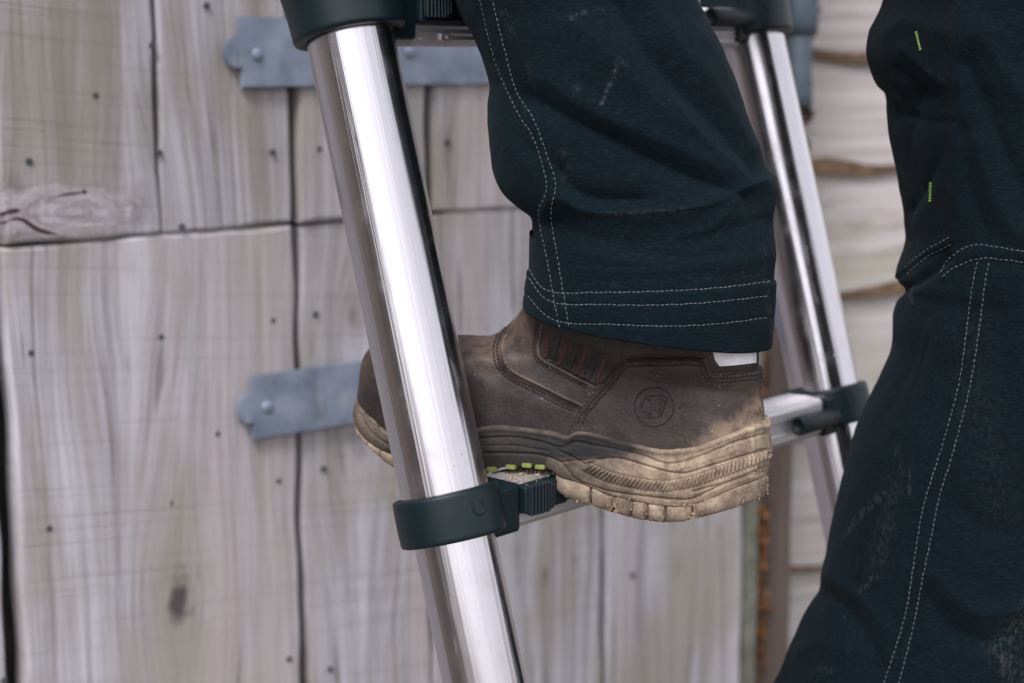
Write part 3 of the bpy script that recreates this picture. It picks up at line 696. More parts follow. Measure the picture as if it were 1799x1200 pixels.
# which side is the pad: left of the pocket line and above the bottom line
left = sstep(np.interp(X[:, 1], [p[1] for p in pocket], [p[0] for p in pocket])-X[:, 0], -2, 3)
above = sstep(np.interp(X[:, 0], [p[0] for p in pbot], [p[1] for p in pbot])-X[:, 1], -2, 3)
pad = left*above
d += 0.0022*pad
d -= 0.0014*gl(X, pocket, 4)*(X[:, 1] < 440)
d -= 0.0045*gl(X, [(1565, 520), (1600, 500), (1640, 475), (1665, 455)], 9)*(1-pad)
midv = [((a+c)/2, (b+e)/2) for (a, b), (c, e) in zip(vA, vB)]
d += 0.0011*sstep(polyline(X, midv)[0], 14, 7)*(X[:, 1] > 455)
midc = [((a+c)/2, (b+e)/2) for (a, b), (c, e) in zip(cA, cB)]
d += 0.0012*sstep(polyline(X, midc)[0], 15, 8)
for ln in (vA, vB, cA, cB): d -= 0.0006*np.exp(-(polyline(X, ln)[0]/2.8)**2)
folds = [([(1700, 120), (1735, 190), (1770, 280), (1830, 380)], 22, -0.006), ([(1690, 230), (1705, 330), (1730, 410)], 14, -0.005), ([(1720, 60), (1790, 160), (1850, 260)], 24, 0.004), ([(1715, 250), (1750, 350), (1790, 420)], 18, 0.004),
 ([(1590, 85), (1620, 110), (1655, 142)], 9, 0.003), ([(1560, 160), (1600, 205), (1675, 218)], 9, -0.004), ([(1600, 215), (1640, 212), (1675, 220)], 5, 0.002), ([(1665, 240), (1645, 300), (1605, 370)], 8, -0.003), ([(1620, 160), (1600, 250), (1620, 330)], 14, -0.004), ([(1560, 60), (1600, 40), (1660, 60)], 14, 0.003), ([(1580, 120), (1640, 170)], 12, -0.003),
 ([(1631, 595), (1594, 725), (1574, 828), (1522, 952), (1509, 1040), (1499, 1110), (1490, 1200)], 4, -0.0016), ([(1445, 1040), (1500, 1085), (1530, 1130), (1550, 1180)], 14, -0.0065), ([(1460, 1010), (1520, 1060), (1560, 1110)], 14, 0.004),
 ([(1630, 1050), (1680, 1110), (1740, 1130), (1830, 1090)], 18, -0.005), ([(1640, 1010), (1700, 1070), (1780, 1070), (1850, 1020)], 18, 0.004), ([(1620, 560), (1600, 640), (1540, 760)], 16, -0.0025), ([(1660, 560), (1640, 660), (1600, 760)], 18, 0.0025),
 ([(1740, 520), (1760, 640), (1740, 760)], 30, -0.003), ([(1800, 560), (1790, 700), (1740, 900)], 34, 0.003), ([(1400, 1150), (1440, 1130), (1480, 1140)], 12, 0.003), ([(1700, 900), (1760, 940), (1840, 930)], 26, -0.003)]
for pts, wd, am in folds: d += FOLD*am*np.exp(-(polyline(X, pts)[0]/(wd*0.95))**1.35)
d += 0.0009*vnoise(PV, 22, 7)+0.0005*vnoise(PV, 55, 8)+0.0003*vnoise(PV, 140, 9)
s_att = np.zeros(len(X))
for pts, wd, am in (([(1486, 936), (1515, 900), (1548, 869)], 5, 0.8), ([(1512, 1037), (1538, 1012)], 3.5, 0.9), ([(1602, 812), (1597, 869)], 3, 0.6), ([(1575, 790), (1585, 830)], 4, 0.4), ([(1616, 103), (1640, 130), (1655, 142)], 3, 0.5), ([(1610, 214), (1675, 218)], 1.6, 0.7), ([(1596, 505), (1603, 530)], 3, 0.9), ([(1440, 1175), (1460, 1178)], 4, 0.5), ([(1588, 265), (1590, 275)], 3, 0.6), ([(1700, 600), (1760, 900)], 40, 0.10), ([(1570, 850), (1540, 1000)], 18, 0.18), ([(1799, 1080), (1762, 1150), (1799, 1190)], 22, 0.55), ([(1570, 300), (1600, 480)], 10, 0.12)):
    s_att += am*gl(X, pts, wd)
V, F = finish_leg(P, d.reshape(P.shape[:2]), None, 'trousers', person)
bv2 = BVHTree.FromPolygons([tuple(v) for v in V], F)
VB = V
Vall = np.vstack([VA, VB]); Fall = nF1+[tuple(i+nV1 for i in f) for f in F]
me = fix_normals(mesh('trousers', Vall, Fall, NAVY)); attr(me, 'scuff', np.clip(np.r_[scA, np.zeros(4*300), s_att], 0, 1)); attr(me, 'panel', np.r_[np.zeros(len(VA)), np.zeros(4*300), pad])
trousers = link('trousers', me, person)
acc = Acc()
for ln in (seamA, seamB): stitches(acc, bv1, ln, 9.0, 6.0, 0.00036)
for ln in (hem1, hem2, hem3): stitches(acc, bv1, ln, 8.4, 6.4, 0.00036)
for ln in (vA, vB, cA, cB): stitches(acc, bv2, ln, 9.0, 6.4, 0.00038)
link('pale_stitching', acc.mesh('pale_stitching', THREAD), trousers, kind='stuff')
acc = Acc()
stitches(acc, bv2, [(1590, 470), (1626, 440), (1674, 414)], 8, 5.5, 0.00042); stitches(acc, bv2, [(1592, 482), (1628, 452), (1676, 427)], 8, 5.5, 0.00042)
link('dim_stitching', acc.mesh('dim_stitching', THREAD_D), trousers, kind='stuff')
for a, b in (((1609, 57), (1616, 87)), ((1634, 322), (1633, 353))):
    acc = Acc(); a, b = np.array(a), np.array(b); n = 9; t = (b-a)/np.hypot(*(b-a)); nn = np.array([-t[1], t[0]])
    for i in range(n):
        c = a+(b-a)*i/(n-1); q = []
        for s_ in (-2.2, 0, 2.2):
            h, nr = hit(bv2, *(c+nn*s_+t*s_*0.35))
            if h is not None: q.append(h+nr*(-1 if nr @ ray(*c) > 0 else 1)*(0.0003 if s_ == 0 else -0.0002))
        if len(q) == 3: acc.tube(q, 0.00048, 5)
    link('bar_tack', acc.mesh('bar_tack', LIME), trousers)

# ---------- boot
YAW = math.radians(20); EU = np.array([-math.cos(YAW), math.sin(YAW), 0]); EV = np.array([math.sin(YAW), math.cos(YAW), 0]); EZ = np.array([0, 0, 1.0])
BO = at(1338, 880, 1.085)
def bx(px, py, v=0.0):
    p = on_plane(px, py, BO+EV*v, EV); return float((p-BO) @ EU), float((p-BO) @ EZ)
def bw_(u, v, w_): return BO+EU*u+EV*v+EZ*w_
LB_ = bx(639, 722)[0]
wu = np.array([0.0, 0.12, 0.22, 0.40, 0.55, 0.70, 0.84, 1.0])*LB_; wv_ = np.array([0.0350, 0.0365, 0.0365, 0.0365, 0.0415, 0.0460, 0.0450, 0.0400])
_wp = smooth_path(np.stack([wu, wv_], -1), 80)
def Wc(u): return np.interp(u, _wp[:, 0], _wp[:, 1])
def er(x, a, p): return np.where(x < a, np.maximum(0, 1-np.maximum(0, (a-x)/a)**p)**(1/p), 1.0)

# upper leather
pairs = [((634, 738), (1338, 845)), ((634, 722), (1337, 812)), ((633, 705), (1336, 788)), ((634, 668), (1334, 760)), ((643, 625), (1332, 736)), ((668, 603), (1331, 716)), ((720, 595), (1330, 697)), ((765, 593), (1330, 684)), ((806, 595), (1330, 672)), ((840, 596), (1330, 660)), ((865, 590), (1330, 651)), ((886, 577), (1330, 641)), ((904, 561), (1330, 628)), ((920, 541), (1331, 610)), ((938, 500), (1333, 570)), ((955, 430), (1336, 490))]
PB = np.array([(*bx(*f), *bx(*b)) for f, b in pairs])
rows, cols = 220, 640
K = smooth_path(PB, rows)
ph = np.linspace(0, 2*math.pi, cols, endpoint=False); tt = (1-np.cos(ph))/2; sg = -np.sign(np.sin(ph)+1e-12)   # first half = near side
P = np.zeros((rows, cols, 3))
for i, (uf, wf, ub, wb) in enumerate(K):
    ti = i/(rows-1); L = math.hypot(uf-ub, wf-wb); u = ub+(uf-ub)*tt; ww = wb+(wf-wb)*tt
    sh = sstep(np.array(ti), 0.45, 0.95); W0 = (Wc(u)-0.0035)*(1-sh)+0.0370*sh
    W0 = W0*(1-0.10*sstep(np.array(ti), 0.1, 0.5)*(1-sh))
    a = 0.042; b = 0.085*(1-sh)+0.050*sh
    hw = W0*er(tt*L, a, 2.1)*er((1-tt)*L, b, 2.2)
    P[i] = BO+u[:, None]*EU+(sg*hw)[:, None]*EV+ww[:, None]*EZ
# picture coordinates of the near side, mirrored for the far side
def near_px(P):
    q = P.reshape(-1, 3); v = (q-BO) @ EV; q2 = q-np.outer(np.where(v > 0, 2*v, 0), EV); return pr(q2)
X = near_px(P); PV = P.reshape(-1, 3)
vamp = [(935, 520), (923, 542), (900, 572), (886, 598), (882, 615), (886, 637), (903, 655), (947, 677), (990, 699), (1023, 713)]
gus = [(955, 560), (952, 585), (948, 605), (951, 626), (977, 642), (1012, 660), (1048, 678)]
heel = [(1350, 649), (1330, 651), (1262, 658), (1250, 655), (1244, 643), (1238, 630), (1225, 627), (1120, 629), (1100, 630), (1088, 638), (1068, 665), (1046, 690), (1020, 720), (1001, 755), (995, 775)]
d = np.zeros(len(X))
dv, sv, _ = polyline(X, vamp); dg, sgg, _ = polyline(X, gus); dh, sh_, _ = polyline(X, heel, False)
def inside_poly(X, poly):
    x, y = X[:, 0], X[:, 1]; c = np.zeros(len(X), bool); n = len(poly)
    for i in range(n):
        (x1, y1), (x2, y2) = poly[i], poly[(i+1) % n]
        m = (y1 > y) != (y2 > y); c ^= m & (x < (x2-x1)*(y-y1)/((y2-y1) if y2 != y1 else 1e-9)+x1)
    return c
heel_poly = heel+[(990, 900), (1400, 900), (1400, 640)]
gus_poly = [(952, 500), (952, 585), (948, 605), (951, 626), (977, 642), (1012, 660), (1048, 678), (1068, 665), (1092, 633), (1100, 500)]
tab_poly = [(1236, 560), (1238, 630), (1250, 655), (1262, 658), (1345, 650), (1345, 560)]
mid_poly = [(2000, 0)]
inh = inside_poly(X, heel_poly); ing = inside_poly(X, gus_poly) & ~inh; inm = inside_poly(X, [(940, 480)]+vamp+[(1046, 690), (1090, 636), (1100, 480)]) & ~ing & ~inh
sd = lambda m, dd, w_=2.5: np.where(m, 0.5+0.5*np.clip(dd/w_, 0, 1), 0.5-0.5*np.clip(dd/w_, 0, 1))
d += 0.0022*sd(inh, dh, 1.6)
d += 0.0014*sd(inm | ing | inh, np.minimum(dv, dh), 1.4)*0.8
d -= 0.0018*np.where(ing, np.clip(np.minimum(dg, dh)/3, 0, 1), 0)
# lips along the panel edges and the needle furrows beside them
d += 0.0011*np.exp(-(dv/1.7)**2)-0.0005*np.exp(-((sv-9)/2.2)**2)*(dv < 14)-0.0005*np.exp(-((sv-15)/2.2)**2)*(dv < 20)
d += 0.0006*np.exp(-((dg-3)/3)**2)*(~ing)
d -= 0.0010*np.exp(-(dh/1.8)**2)
d -= 0.0005*np.exp(-((dh-6)/2.0)**2)*inh+0.0005*np.exp(-((dh-13)/2.0)**2)*inh
d += 0.0010*vnoise(PV, 30, 11)+0.0005*vnoise(PV, 85, 12)
for pts, wd, am in (([(830, 640), (870, 660), (930, 700)], 16, -0.0012), ([(850, 610), (872, 630), (880, 650)], 10, -0.0012), ([(1250, 680), (1290, 690), (1330, 700)], 16, -0.001), ([(900, 690), (960, 720)], 14, 0.0008)): d += am*gl(X, pts, wd)
N = grid_normals(P); P2 = P+N*d.reshape(rows, cols, 1)
V = P2.reshape(-1, 3); F = grid_faces(rows, cols)+[tuple(range((rows-1)*cols, rows*cols)), tuple(range(cols))]
dirt = 0.95*sstep(X[:, 0]*0.55+X[:, 1], 1395, 1480)*sstep(X[:, 0], 1120, 1290)+0.6*np.exp(-((X[:, 0]-1330)/12)**2)*sstep(X[:, 1], 660, 720)
dirt += 0.34*sstep(X[:, 1], 720, 595)*sstep(X[:, 0], 960, 840)+0.03
dirt += 0.35*np.exp(-(sv/2.2)**2)*(dv < 5)+0.07*inm+0.30*np.exp(-((dg-3)/2)**2)*(~ing)*(X[:, 0] < 1046)
k = NT('brown_nubuck'); co = k.obj(); a = k.noise(co, 24, 4, 0.6); f = k.noise(co, 520, 3, 0.65); f2 = k.noise(co, 130, 3, 0.6)
c = k.ramp(a, [(0.32, (0.0125, 0.0084, 0.0096)), (0.52, (0.0215, 0.0138, 0.0143)), (0.70, (0.033, 0.0208, 0.0200))])
c = k.mix(k.math('MULTIPLY', k.step(f, 0.50, 0.72), 0.30), c, (0.075, 0.058, 0.056))
dm = k.math('MULTIPLY', k.att('dirt'), k.math('MULTIPLY_ADD', k.step(k.noise(co, 48, 5, 0.7), 0.36, 0.62), 0.85, 0.15))
c = k.mix(k.math('MINIMUM', dm, 1.0), c, (0.26, 0.185, 0.13))
vo = k.n('ShaderNodeTexVoronoi', {'Vector': co, 'Scale': 170.0}).outputs['Distance']
c = k.mix(k.math('MULTIPLY', k.math('MULTIPLY', k.step(vo, 0.11, 0.04), k.step(k.noise(co, 70, 2), 0.52, 0.60)), 0.7), c, (0.36, 0.30, 0.26))
LEATHER = k.set(Base_Color=c, Roughness=k.math('MULTIPLY_ADD', f2, 0.25, 0.46), Specular_IOR_Level=0.42, Normal=k.bump(k.math('ADD', k.math('MULTIPLY', f, 0.5), f2), 0.30, 0.0012))
me = fix_normals(mesh('boot', V, F, LEATHER)); attr(me, 'dirt', np.clip(dirt, 0, 1.2))
boot = link('boot', me, person)
bvb = BVHTree.FromPolygons([tuple(v) for v in V], F)
def off(pts, o):
    """shift a picture line sideways by o pixels (right of travel positive)"""
    p = smooth_path(pts, len(pts)*6); t = np.gradient(p, axis=0); t /= np.linalg.norm(t, axis=1, keepdims=True)+1e-9
    return [tuple(q) for q in (p+np.stack([-t[:, 1], t[:, 0]], -1)*o)[::3]]
THR_B = simple('brown_thread', (0.018, 0.010, 0.011), (0.040, 0.022, 0.022), 300, 0.7, 0.1)
acc = Acc()
for o in (9, 15): stitches(acc, bvb, off(vamp, o), 6.4, 4.6, 0.00062, 0.00045)
for o in (-5, ): stitches(acc, bvb, off(gus, 6), 6.4, 4.6, 0.00062, 0.00045)
stitches(acc, bvb, off(gus, 11), 6.4, 4.6, 0.00062, 0.00045)
hl = [(1330, 651), (1262, 658), (1249, 653), (1240, 633), (1225, 627), (1120, 629), (1102, 630), (1088, 639), (1068, 666), (1046, 690), (1020, 721), (1003, 753)]
for o in (-6, -13): stitches(acc, bvb, off(hl, o), 7.0, 5.2, 0.0009, 0.0005)
link('brown_stitching', acc.mesh('brown_stitching', THR_B), boot, kind='stuff')

# elastic gusset: maroon ribbed strips between leather strips
k = NT('maroon_elastic'); co = k.obj(); f = k.noise(co, 900, 2)
ELAST = k.set(Base_Color=k.ramp(f, [(0.4, (0.034, 0.013, 0.014)), (0.62, (0.085, 0.036, 0.036))]), Roughness=0.9, Normal=k.bump(f, 0.6, 0.001))
def ribbon(name, l1, l2, lift, thick, mat, parent, bvh, n=16, m=6):
    a = smooth_path(l1, n); b = smooth_path(l2, n); G = []
    for i in range(n):
        for j in range(m):
            t = j/(m-1); h, nr = hit(bvh, *(a[i]*(1-t)+b[i]*t))
            if h is None: return None
            if nr @ ray(*a[i]) > 0: nr = -nr
            G.append(h+nr*(lift+thick*math.sin(math.pi*min(1, max(0, t)))**0.5))
    me = mesh(name, np.array(G), grid_faces(n, m, False), mat); return link(name, fix_normals(me), parent)
for x0, y0, x1, y1, wd in ((962, 585, 958, 630, 7.5), (998, 598, 981, 643, 8.5), (1031, 612, 1012, 660, 8.5), (1066, 622, 1048, 672, 8.5)):
    ribbon('elastic_strip', [(x0-wd/2, y0), ((x0+x1-wd)/2, (y0+y1)/2), (x1-wd/2, y1)], [(x0+wd/2, y0), ((x0+x1+wd)/2, (y0+y1)/2), (x1+wd/2, y1)], 0.0002, 0.0012, ELAST, boot, bvb)
for x0, y0, x1, y1, wd in ((979, 590, 967, 636, 13), (1014, 603, 996, 650, 14), (1048, 615, 1030, 666, 15)):
    ribbon('gusset_strip', [(x0-wd/2, y0), ((x0+x1-wd)/2, (y0+y1)/2), (x1-wd/2, y1)], [(x0+wd/2, y0), ((x0+x1+wd)/2, (y0+y1)/2), (x1+wd/2, y1)], 0.0003, 0.0006, LEATHER, boot, bvb)
    acc = Acc()
acc = Acc()
for x0, y0, x1, y1 in ((976, 592, 963, 634), (985, 592, 973, 637), (1010, 604, 992, 648), (1020, 606, 1002, 652), (1043, 616, 1025, 663), (1054, 618, 1036, 667)):
    stitches(acc, bvb, [(x0, y0), ((x0+x1)/2, (y0+y1)/2), (x1, y1)], 6.0, 4.0, 0.00045, 0.0012)
link('gusset_stitching', acc.mesh('gusset_stitching', THR_B), boot, kind='stuff')
# white tab showing in the notch at the heel
WHITE = simple('white_cloth_tab', (0.62, 0.62, 0.66), (0.76, 0.76, 0.80), 200, 0.85, 0.2)
ribbon('heel_tab', [(1249, 596), (1252, 615), (1256, 632), (1264, 643)], [(1328, 596), (1328, 612), (1328, 626), (1328, 637)], 0.0004, 0.0008, WHITE, boot, bvb, 18, 16)

# emblem pressed into the heel panel: a ringed profile with a feathered headdress
E_ = lambda L: [(1080+x*0.1, 660+y*0.1) for x, y in L]
ring = [(690+345*math.cos(a), 550+342*math.sin(a)) for a in np.linspace(0, 2*math.pi, 40)]
lines = [ring, [(510, 425), (560, 390), (650, 358), (760, 350), (860, 365), (925, 382)], [(925, 382), (922, 440)],
 [(530, 445), (485, 470), (460, 525), (500, 542), (478, 565), (475, 595), (505, 628), (545, 640)], [(545, 640), (600, 650), (645, 652)], [(550, 668), (565, 720), (600, 735), (700, 740), (790, 722), (840, 712)],
 [(750, 410), (820, 420), (892, 440)], [(760, 465), (820, 478), (880, 500)], [(770, 512), (820, 535), (862, 560)], [(775, 565), (840, 605)], [(762, 598), (830, 650)], [(750, 632), (815, 705)],
 [(922, 440), (890, 455), (895, 495), (872, 510), (885, 558), (855, 575), (860, 610), (826, 630), (840, 660), (802, 682), (840, 712)], [(600, 672), (604, 732)], [(646, 655), (646, 736)],
 [(575, 425), (600, 408)], [(590, 440), (625, 420)], [(610, 460), (640, 440)]]
acc = Acc()
for i, L in enumerate(lines):
    q = project_line(bvb, E_(L), 1.0 if i else 2.0, 0.00005)
    if len(q) > 2: acc.tube(q, 0.00034 if i else 0.00042, 5)
for x, y in ((660, 495), (715, 495), (655, 550), (715, 555), (655, 605), (710, 600)):
    q = project_line(bvb, E_([(x-14, y), (x, y-2), (x+14, y)]), 0.7, 0.00005)
    if len(q) > 2: acc.tube(q, 0.0004, 5)
link('emblem', acc.mesh('emblem', simple('pressed_leather', (0.006, 0.005, 0.006), (0.012, 0.009, 0.010), 200, 0.6, 0.1)), boot, label='round pressed emblem of a profile in a feathered headdress')

# ---------- sole
def curve(pts):
    a = np.array([bx(px, py, v) for px, py, v in pts]); a = a[np.argsort(a[:, 0])]
    p = smooth_path(a, 200); p = p[np.argsort(p[:, 0])]
    return lambda u: np.interp(u, p[:, 0], p[:, 1])
nv = -0.039
top_c = curve([(1342, 744, -0.008), (1330, 746, -0.022), (1285, 761, -0.034), (1232, 781, nv), (1180, 789, nv), (1145, 786, nv), (1092, 774, nv), (1040, 760, nv), (1012, 758, nv), (995, 766, nv), (975, 760, nv), (940, 754, nv), (880, 747, nv), (845, 751, -0.043), (780, 762, -0.044), (730, 766, -0.043), (690, 764, -0.038), (660, 738, -0.026), (637, 706, -0.010), (629, 694, 0.0)])
mid_c = curve([(1350, 842, -0.006), (1335, 846, -0.022), (1290, 860, -0.034), (1218, 886, nv), (1173, 889, nv), (1124, 882, nv), (1075, 871, nv), (1040, 858, nv), (1010, 846, nv), (985, 838, nv), (968, 824, nv), (940, 817, nv), (900, 817, nv), (850, 822, -0.042), (790, 812, -0.044), (740, 806, -0.043), (690, 794, -0.038), (655, 774, -0.027), (636, 748, -0.010), (630, 738, 0.0)])
bot_c = curve([(1350, 876, -0.006), (1338, 882, -0.022), (1285, 898, -0.034), (1215, 914, nv), (1180, 919, nv), (1124, 915, nv), (1075, 902, nv), (1022, 884, nv), (985, 869, nv), (972, 860, nv), (900, 842, nv), (850, 848, -0.042), (790, 842, -0.044), (740, 834, -0.043), (690, 818, -0.038), (650, 783, -0.027), (634, 759, -0.010), (628, 745, 0.0)])
def outline(ps, o):
    """ps 0..2pi, heel back at 0, toe at pi; near side first half"""
    t = (1-np.cos(ps))/2; Lo = LB_+2*o; u = -o+Lo*t
    hw = (Wc(np.clip(u, 0, LB_))+o)*er(t*Lo, 0.043+o, 2.2)*er((1-t)*Lo, 0.085, 2.25)
    return u, -np.sign(np.sin(ps)+1e-12)*hw
rows, cols = 64, 900
ps = np.linspace(0, 2*math.pi, cols, endpoint=False)
P = np.zeros((rows, cols, 3))
for i in range(rows):
    kk = i/(rows-1)
    o = 0.0008+0.0030*math.sin(math.pi*min(1, kk*1.02))**0.6+0.0016*(1-kk)
    if kk > 0.93: o -= 0.004*((kk-0.93)/0.07)**2
    u, v = outline(ps, o); uc = np.clip(u, 0, LB_); ww = mid_c(uc)+(top_c(uc)-mid_c(uc))*kk
    P[i] = BO+u[:, None]*EU+v[:, None]*EV+ww[:, None]*EZ
X = near_px(P); PV = P.reshape(-1, 3); d = np.zeros(len(X))
topl = [(629, 694), (637, 706), (660, 738), (690, 764), (730, 766), (780, 762), (845, 751), (880, 747), (940, 754), (975, 760), (995, 766), (1012, 758), (1040, 760), (1092, 774), (1145, 786), (1180, 789), (1232, 781), (1285, 761), (1330, 746), (1346, 744)]
d += 0.0014*np.exp(-((polyline(X, topl)[1]-6)/4.5)**2)
def groove(pts, wd, am): return am*gl(X, pts, wd)
G = [([(840, 770), (900, 768), (950, 776), (985, 786), (1010, 776), (1040, 782), (1071, 787), (1127, 800), (1176, 815), (1232, 801), (1288, 778), (1345, 762)], 2.0, -0.0015),
 ([(977, 789), (1005, 803), (1029, 815), (1060, 806), (1090, 806), (1124, 815), (1194, 832), (1250, 818), (1344, 790)], 2.0, -0.0015),
 ([(850, 796), (900, 796), (950, 800), (984, 812), (1000, 830), (1015, 845), (1068, 863), (1145, 874), (1208, 878), (1250, 861), (1347, 820)], 2.0, -0.0015),
 ([(984, 812), (1030, 808), (1060, 806)], 1.8, -0.0010), ([(1218, 864), (1270, 850), (1346, 828)], 2.0, -0.0009), ([(850, 784), (900, 783), (960, 792)], 2.0, -0.0007), ([(1085, 790), (1130, 812), (1176, 826), (1230, 812), (1290, 792)], 4.0, 0.0006),
 ([(634, 712), (652, 740), (664, 748), (672, 762), (700, 778)], 2.2, -0.0018), ([(632, 728), (650, 758), (690, 788)], 2.2, -0.0018), ([(644, 704), (656, 722), (668, 742), (696, 754)], 2.4, 0.0013), ([(1322, 752), (1326, 800), (1330, 840)], 2.2, 0.0009)]
for pts, wd, am in G: d += groove(pts, wd, am)
db, sb, ab = polyline(X, [(1024, 818), (1050, 830), (1075, 840), (1145, 854), (1197, 851), (1267, 830), (1348, 799)])
d += 0.0017*np.sin(2*math.pi*(ab+0.55*sb)/7.4)*sstep(db, 8.5, 6.0)*sstep(ab, 2, 10)-0.0006*np.exp(-((db-9.5)/1.8)**2)
d += 0.0002*vnoise(PV, 90, 21)+0.0002*vnoise(PV, 260, 22)*(X[:, 0] > 960)
N = grid_normals(P); P2 = P+N*d.reshape(rows, cols, 1)
V = P2.reshape(-1, 3); F = grid_faces(rows, cols)
h2 = cols//2
for i in range(0, h2-0):      # close bottom and top across the sole
    a, b = i, (i+1) % cols; c_, e = (cols-i-1) % cols, (cols-i) % cols
    if i == 0: F.append((0, 1, cols-1))
    elif i < h2-1: F.append((i, i+1, cols-i-1, cols-i))
    else: F.append((i, i+1, cols-i))
dirt = 0.05+0.95*sstep(X[:, 0], 985, 1190)*sstep(X[:, 1]+0.12*X[:, 0], 905, 950)+0.42*np.exp(-((polyline(X, topl)[1]-3)/3.5)**2)+0.8*sstep(X[:, 0], 1200, 1290)+0.35*sstep(X[:, 0], 700, 640)+0.25*sstep(X[:, 1], 800, 812)*(X[:, 0] > 960)  # rim band is edge dust plus a painted ridge highlight
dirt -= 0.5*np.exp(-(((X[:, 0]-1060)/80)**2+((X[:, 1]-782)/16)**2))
def sole_mat(name, base1, base2, full):
    k = NT(name); co = k.obj(); a = k.noise(co, 40, 4, 0.6); f = k.noise(co, 380, 4, 0.7); b = k.noise(co, 95, 4, 0.7)
    c = k.ramp(a, [(0.35, base1), (0.65, base2)])
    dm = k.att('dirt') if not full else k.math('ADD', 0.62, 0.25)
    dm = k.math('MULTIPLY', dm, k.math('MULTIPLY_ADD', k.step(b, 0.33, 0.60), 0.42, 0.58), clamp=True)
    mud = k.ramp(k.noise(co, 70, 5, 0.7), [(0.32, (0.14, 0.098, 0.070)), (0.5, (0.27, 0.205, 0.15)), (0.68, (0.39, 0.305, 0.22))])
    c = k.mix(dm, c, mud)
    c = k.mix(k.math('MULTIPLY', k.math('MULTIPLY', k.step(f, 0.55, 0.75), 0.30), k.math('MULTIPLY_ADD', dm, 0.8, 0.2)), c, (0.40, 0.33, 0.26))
    cr = k.n('ShaderNodeTexVoronoi', {'Vector': k.addv(co, k.scale(k.n('ShaderNodeTexNoise', {'Vector': co, 'Scale': 120.0}).outputs['Color'], (0.008, 0.008, 0.008))), 'Scale': 130.0}, feature='DISTANCE_TO_EDGE').outputs['Distance']
    crm = k.math('MULTIPLY', k.math('MULTIPLY', k.step(cr, 0.06, 0.015), k.step(b, 0.46, 0.60)), dm)
    c = k.mix(k.math('MULTIPLY', crm, 0.6), c, (0.08, 0.06, 0.048))
    return k.set(Base_Color=c, Roughness=0.78, Specular_IOR_Level=0.3, Normal=k.bump(k.math('ADD', f, k.math('MULTIPLY', b, 0.8)), 0.22, 0.0012))
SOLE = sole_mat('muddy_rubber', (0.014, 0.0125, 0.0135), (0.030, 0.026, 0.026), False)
LUGM = sole_mat('muddy_tread', (0.04, 0.033, 0.030), (0.08, 0.065, 0.055), True)
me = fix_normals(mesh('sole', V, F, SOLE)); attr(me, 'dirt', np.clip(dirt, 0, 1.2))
sole = link('sole', me, boot, label='thick rubber sole caked with pale dry mud at heel')
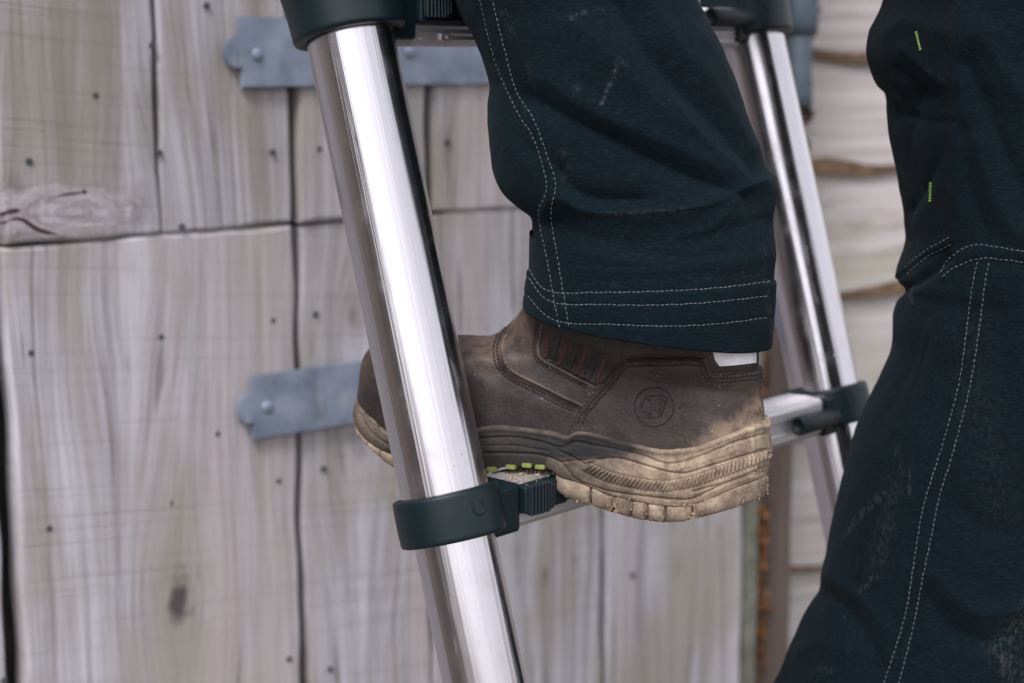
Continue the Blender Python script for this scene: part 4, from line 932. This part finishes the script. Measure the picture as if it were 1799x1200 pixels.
# tread lugs: follow the outline, hang below the sole
us = np.linspace(0, math.pi, 2000); uu = outline(us, 0.0)[0]
def psi(px, py): return float(np.interp(bx(px, py, nv)[0], uu, us))
edges = [(977, 1033, 858), (1038.5, 1072, 885), (1078, 1100.5, 900), (1107, 1127, 908), (1135, 1159.5, 914), (1166, 1208, 916), (1215, None, 900)]
spans = []
for x0, x1, y in edges: spans.append((0.03 if x1 is None else psi(x1, y), psi(x0, y)))
p0 = psi(848, 838); cuts = np.linspace(p0, math.pi*0.985, 9)
for a, b in zip(cuts[:-1], cuts[1:]): spans.append((a+0.008, b-0.012))
for a, b in spans:
    for side in (1, -1):
        m = max(8, int((b-a)*60)); q = np.linspace(a, b, m)*side; V = []
        edge = np.minimum(1, np.minimum(np.arange(m), m-1-np.arange(m))/1.6)
        for j, pq in enumerate(q):
            u0, v0 = outline(np.array(pq % (2*math.pi)), 0.0032); u1 = np.clip(u0, 0.001, LB_-0.001); wt, wb = float(mid_c(u1))+0.0006, float(bot_c(u1))
            cu = 0.5*LB_; iu = u0+(0.045-u0)*0.55 if u0 < 0.09 else u0-max(0, u0-(LB_-0.07))*0.55; iv = v0*0.42
            e = edge[j]; bulge = 0.0006*e
            for (su, sv2, zz) in ((u0, v0*(1+0.004*e), wt-0.0012), (u0-0.0, v0*(1+0.03*e), wt-0.0025), (u0, v0*(1+0.035*e), (wt+wb)/2), (u0, v0*(1+0.02*e), wb+0.0022), (u0*0.98+iu*0.02, v0*0.97, wb+0.0006), (u0*0.9+iu*0.1, v0*0.9, wb), (iu, iv, wb), (iu, iv, wt+0.002)):
                V.append(bw_(su, sv2, zz))
        V = np.array(V); V += 0.0005*np.stack([vnoise(V, 160, s_) for s_ in (31, 32, 33)], -1)
        F = grid_faces(m, 8)+[tuple(range(8)), tuple(range((m-1)*8, m*8))]
        link('tread_lug', fix_normals(mesh('tread_lug', V, F, LUGM)), boot)
# caked dry mud crumbs between the lugs
acc = Acc()
for cx_, cy_, n, sx, sy in ((1075, 888, 70, 6, 11), (1209, 897, 80, 7, 9), (1150, 900, 60, 40, 6), (1285, 880, 120, 34, 9), (1060, 880, 60, 30, 8), (1000, 862, 30, 14, 6)):
    for i in range(n):
        px, py = random.gauss(cx_, sx), random.gauss(cy_, sy); u_, w_ = bx(px, py, nv)
        wlo, whi = float(bot_c(u_)), float(mid_c(u_)); w_ = min(max(w_, wlo+0.001), whi+0.001)
        pq = float(np.interp(u_, uu, us)); uo, vo_ = outline(np.array(pq), 0.0036)
        c = bw_(float(uo), float(vo_), w_); s_ = random.uniform(0.0003, 0.0008)
        o3 = rng.normal(size=(4, 3))*s_; acc.add(c+o3, [(0, 1, 2), (0, 2, 3), (0, 3, 1), (1, 3, 2)])
link('mud_crumbs', mesh('mud_crumbs', acc.V, acc.F, simple('pale_mud', (0.27, 0.19, 0.125), (0.42, 0.31, 0.22), 250), False), boot, kind='stuff')
# lime inserts under the arch
LIMER = simple('lime_rubber', (0.14, 0.17, 0.04), (0.26, 0.29, 0.09), 120, 0.6, 0.2)
for px, py in ((871, 820.5), (903, 817.5), (930, 815.5), (952, 819)):
    u_, w_ = bx(px, py, nv); u0, v0 = outline(np.array(float(np.interp(u_, uu, us))), 0.001); c = bw_(u_, float(v0), w_+0.0004)
    bm = bmesh.new(); M = Matrix(((EU[0], EV[0], 0, c[0]), (EU[1], EV[1], 0, c[1]), (0, 0, 1, c[2]), (0, 0, 0, 1)))
    bmesh.ops.create_cube(bm, size=2, matrix=Matrix.Diagonal((0.0034, 0.004, 0.0015, 1))); bmesh.ops.bevel(bm, geom=bm.edges[:], offset=0.0004, segments=2, affect='EDGES')
    bmesh.ops.transform(bm, matrix=M, verts=bm.verts[:])
    link('sole_insert', from_bm('sole_insert', bm, LIMER), boot, label='small lime green rubber insert')
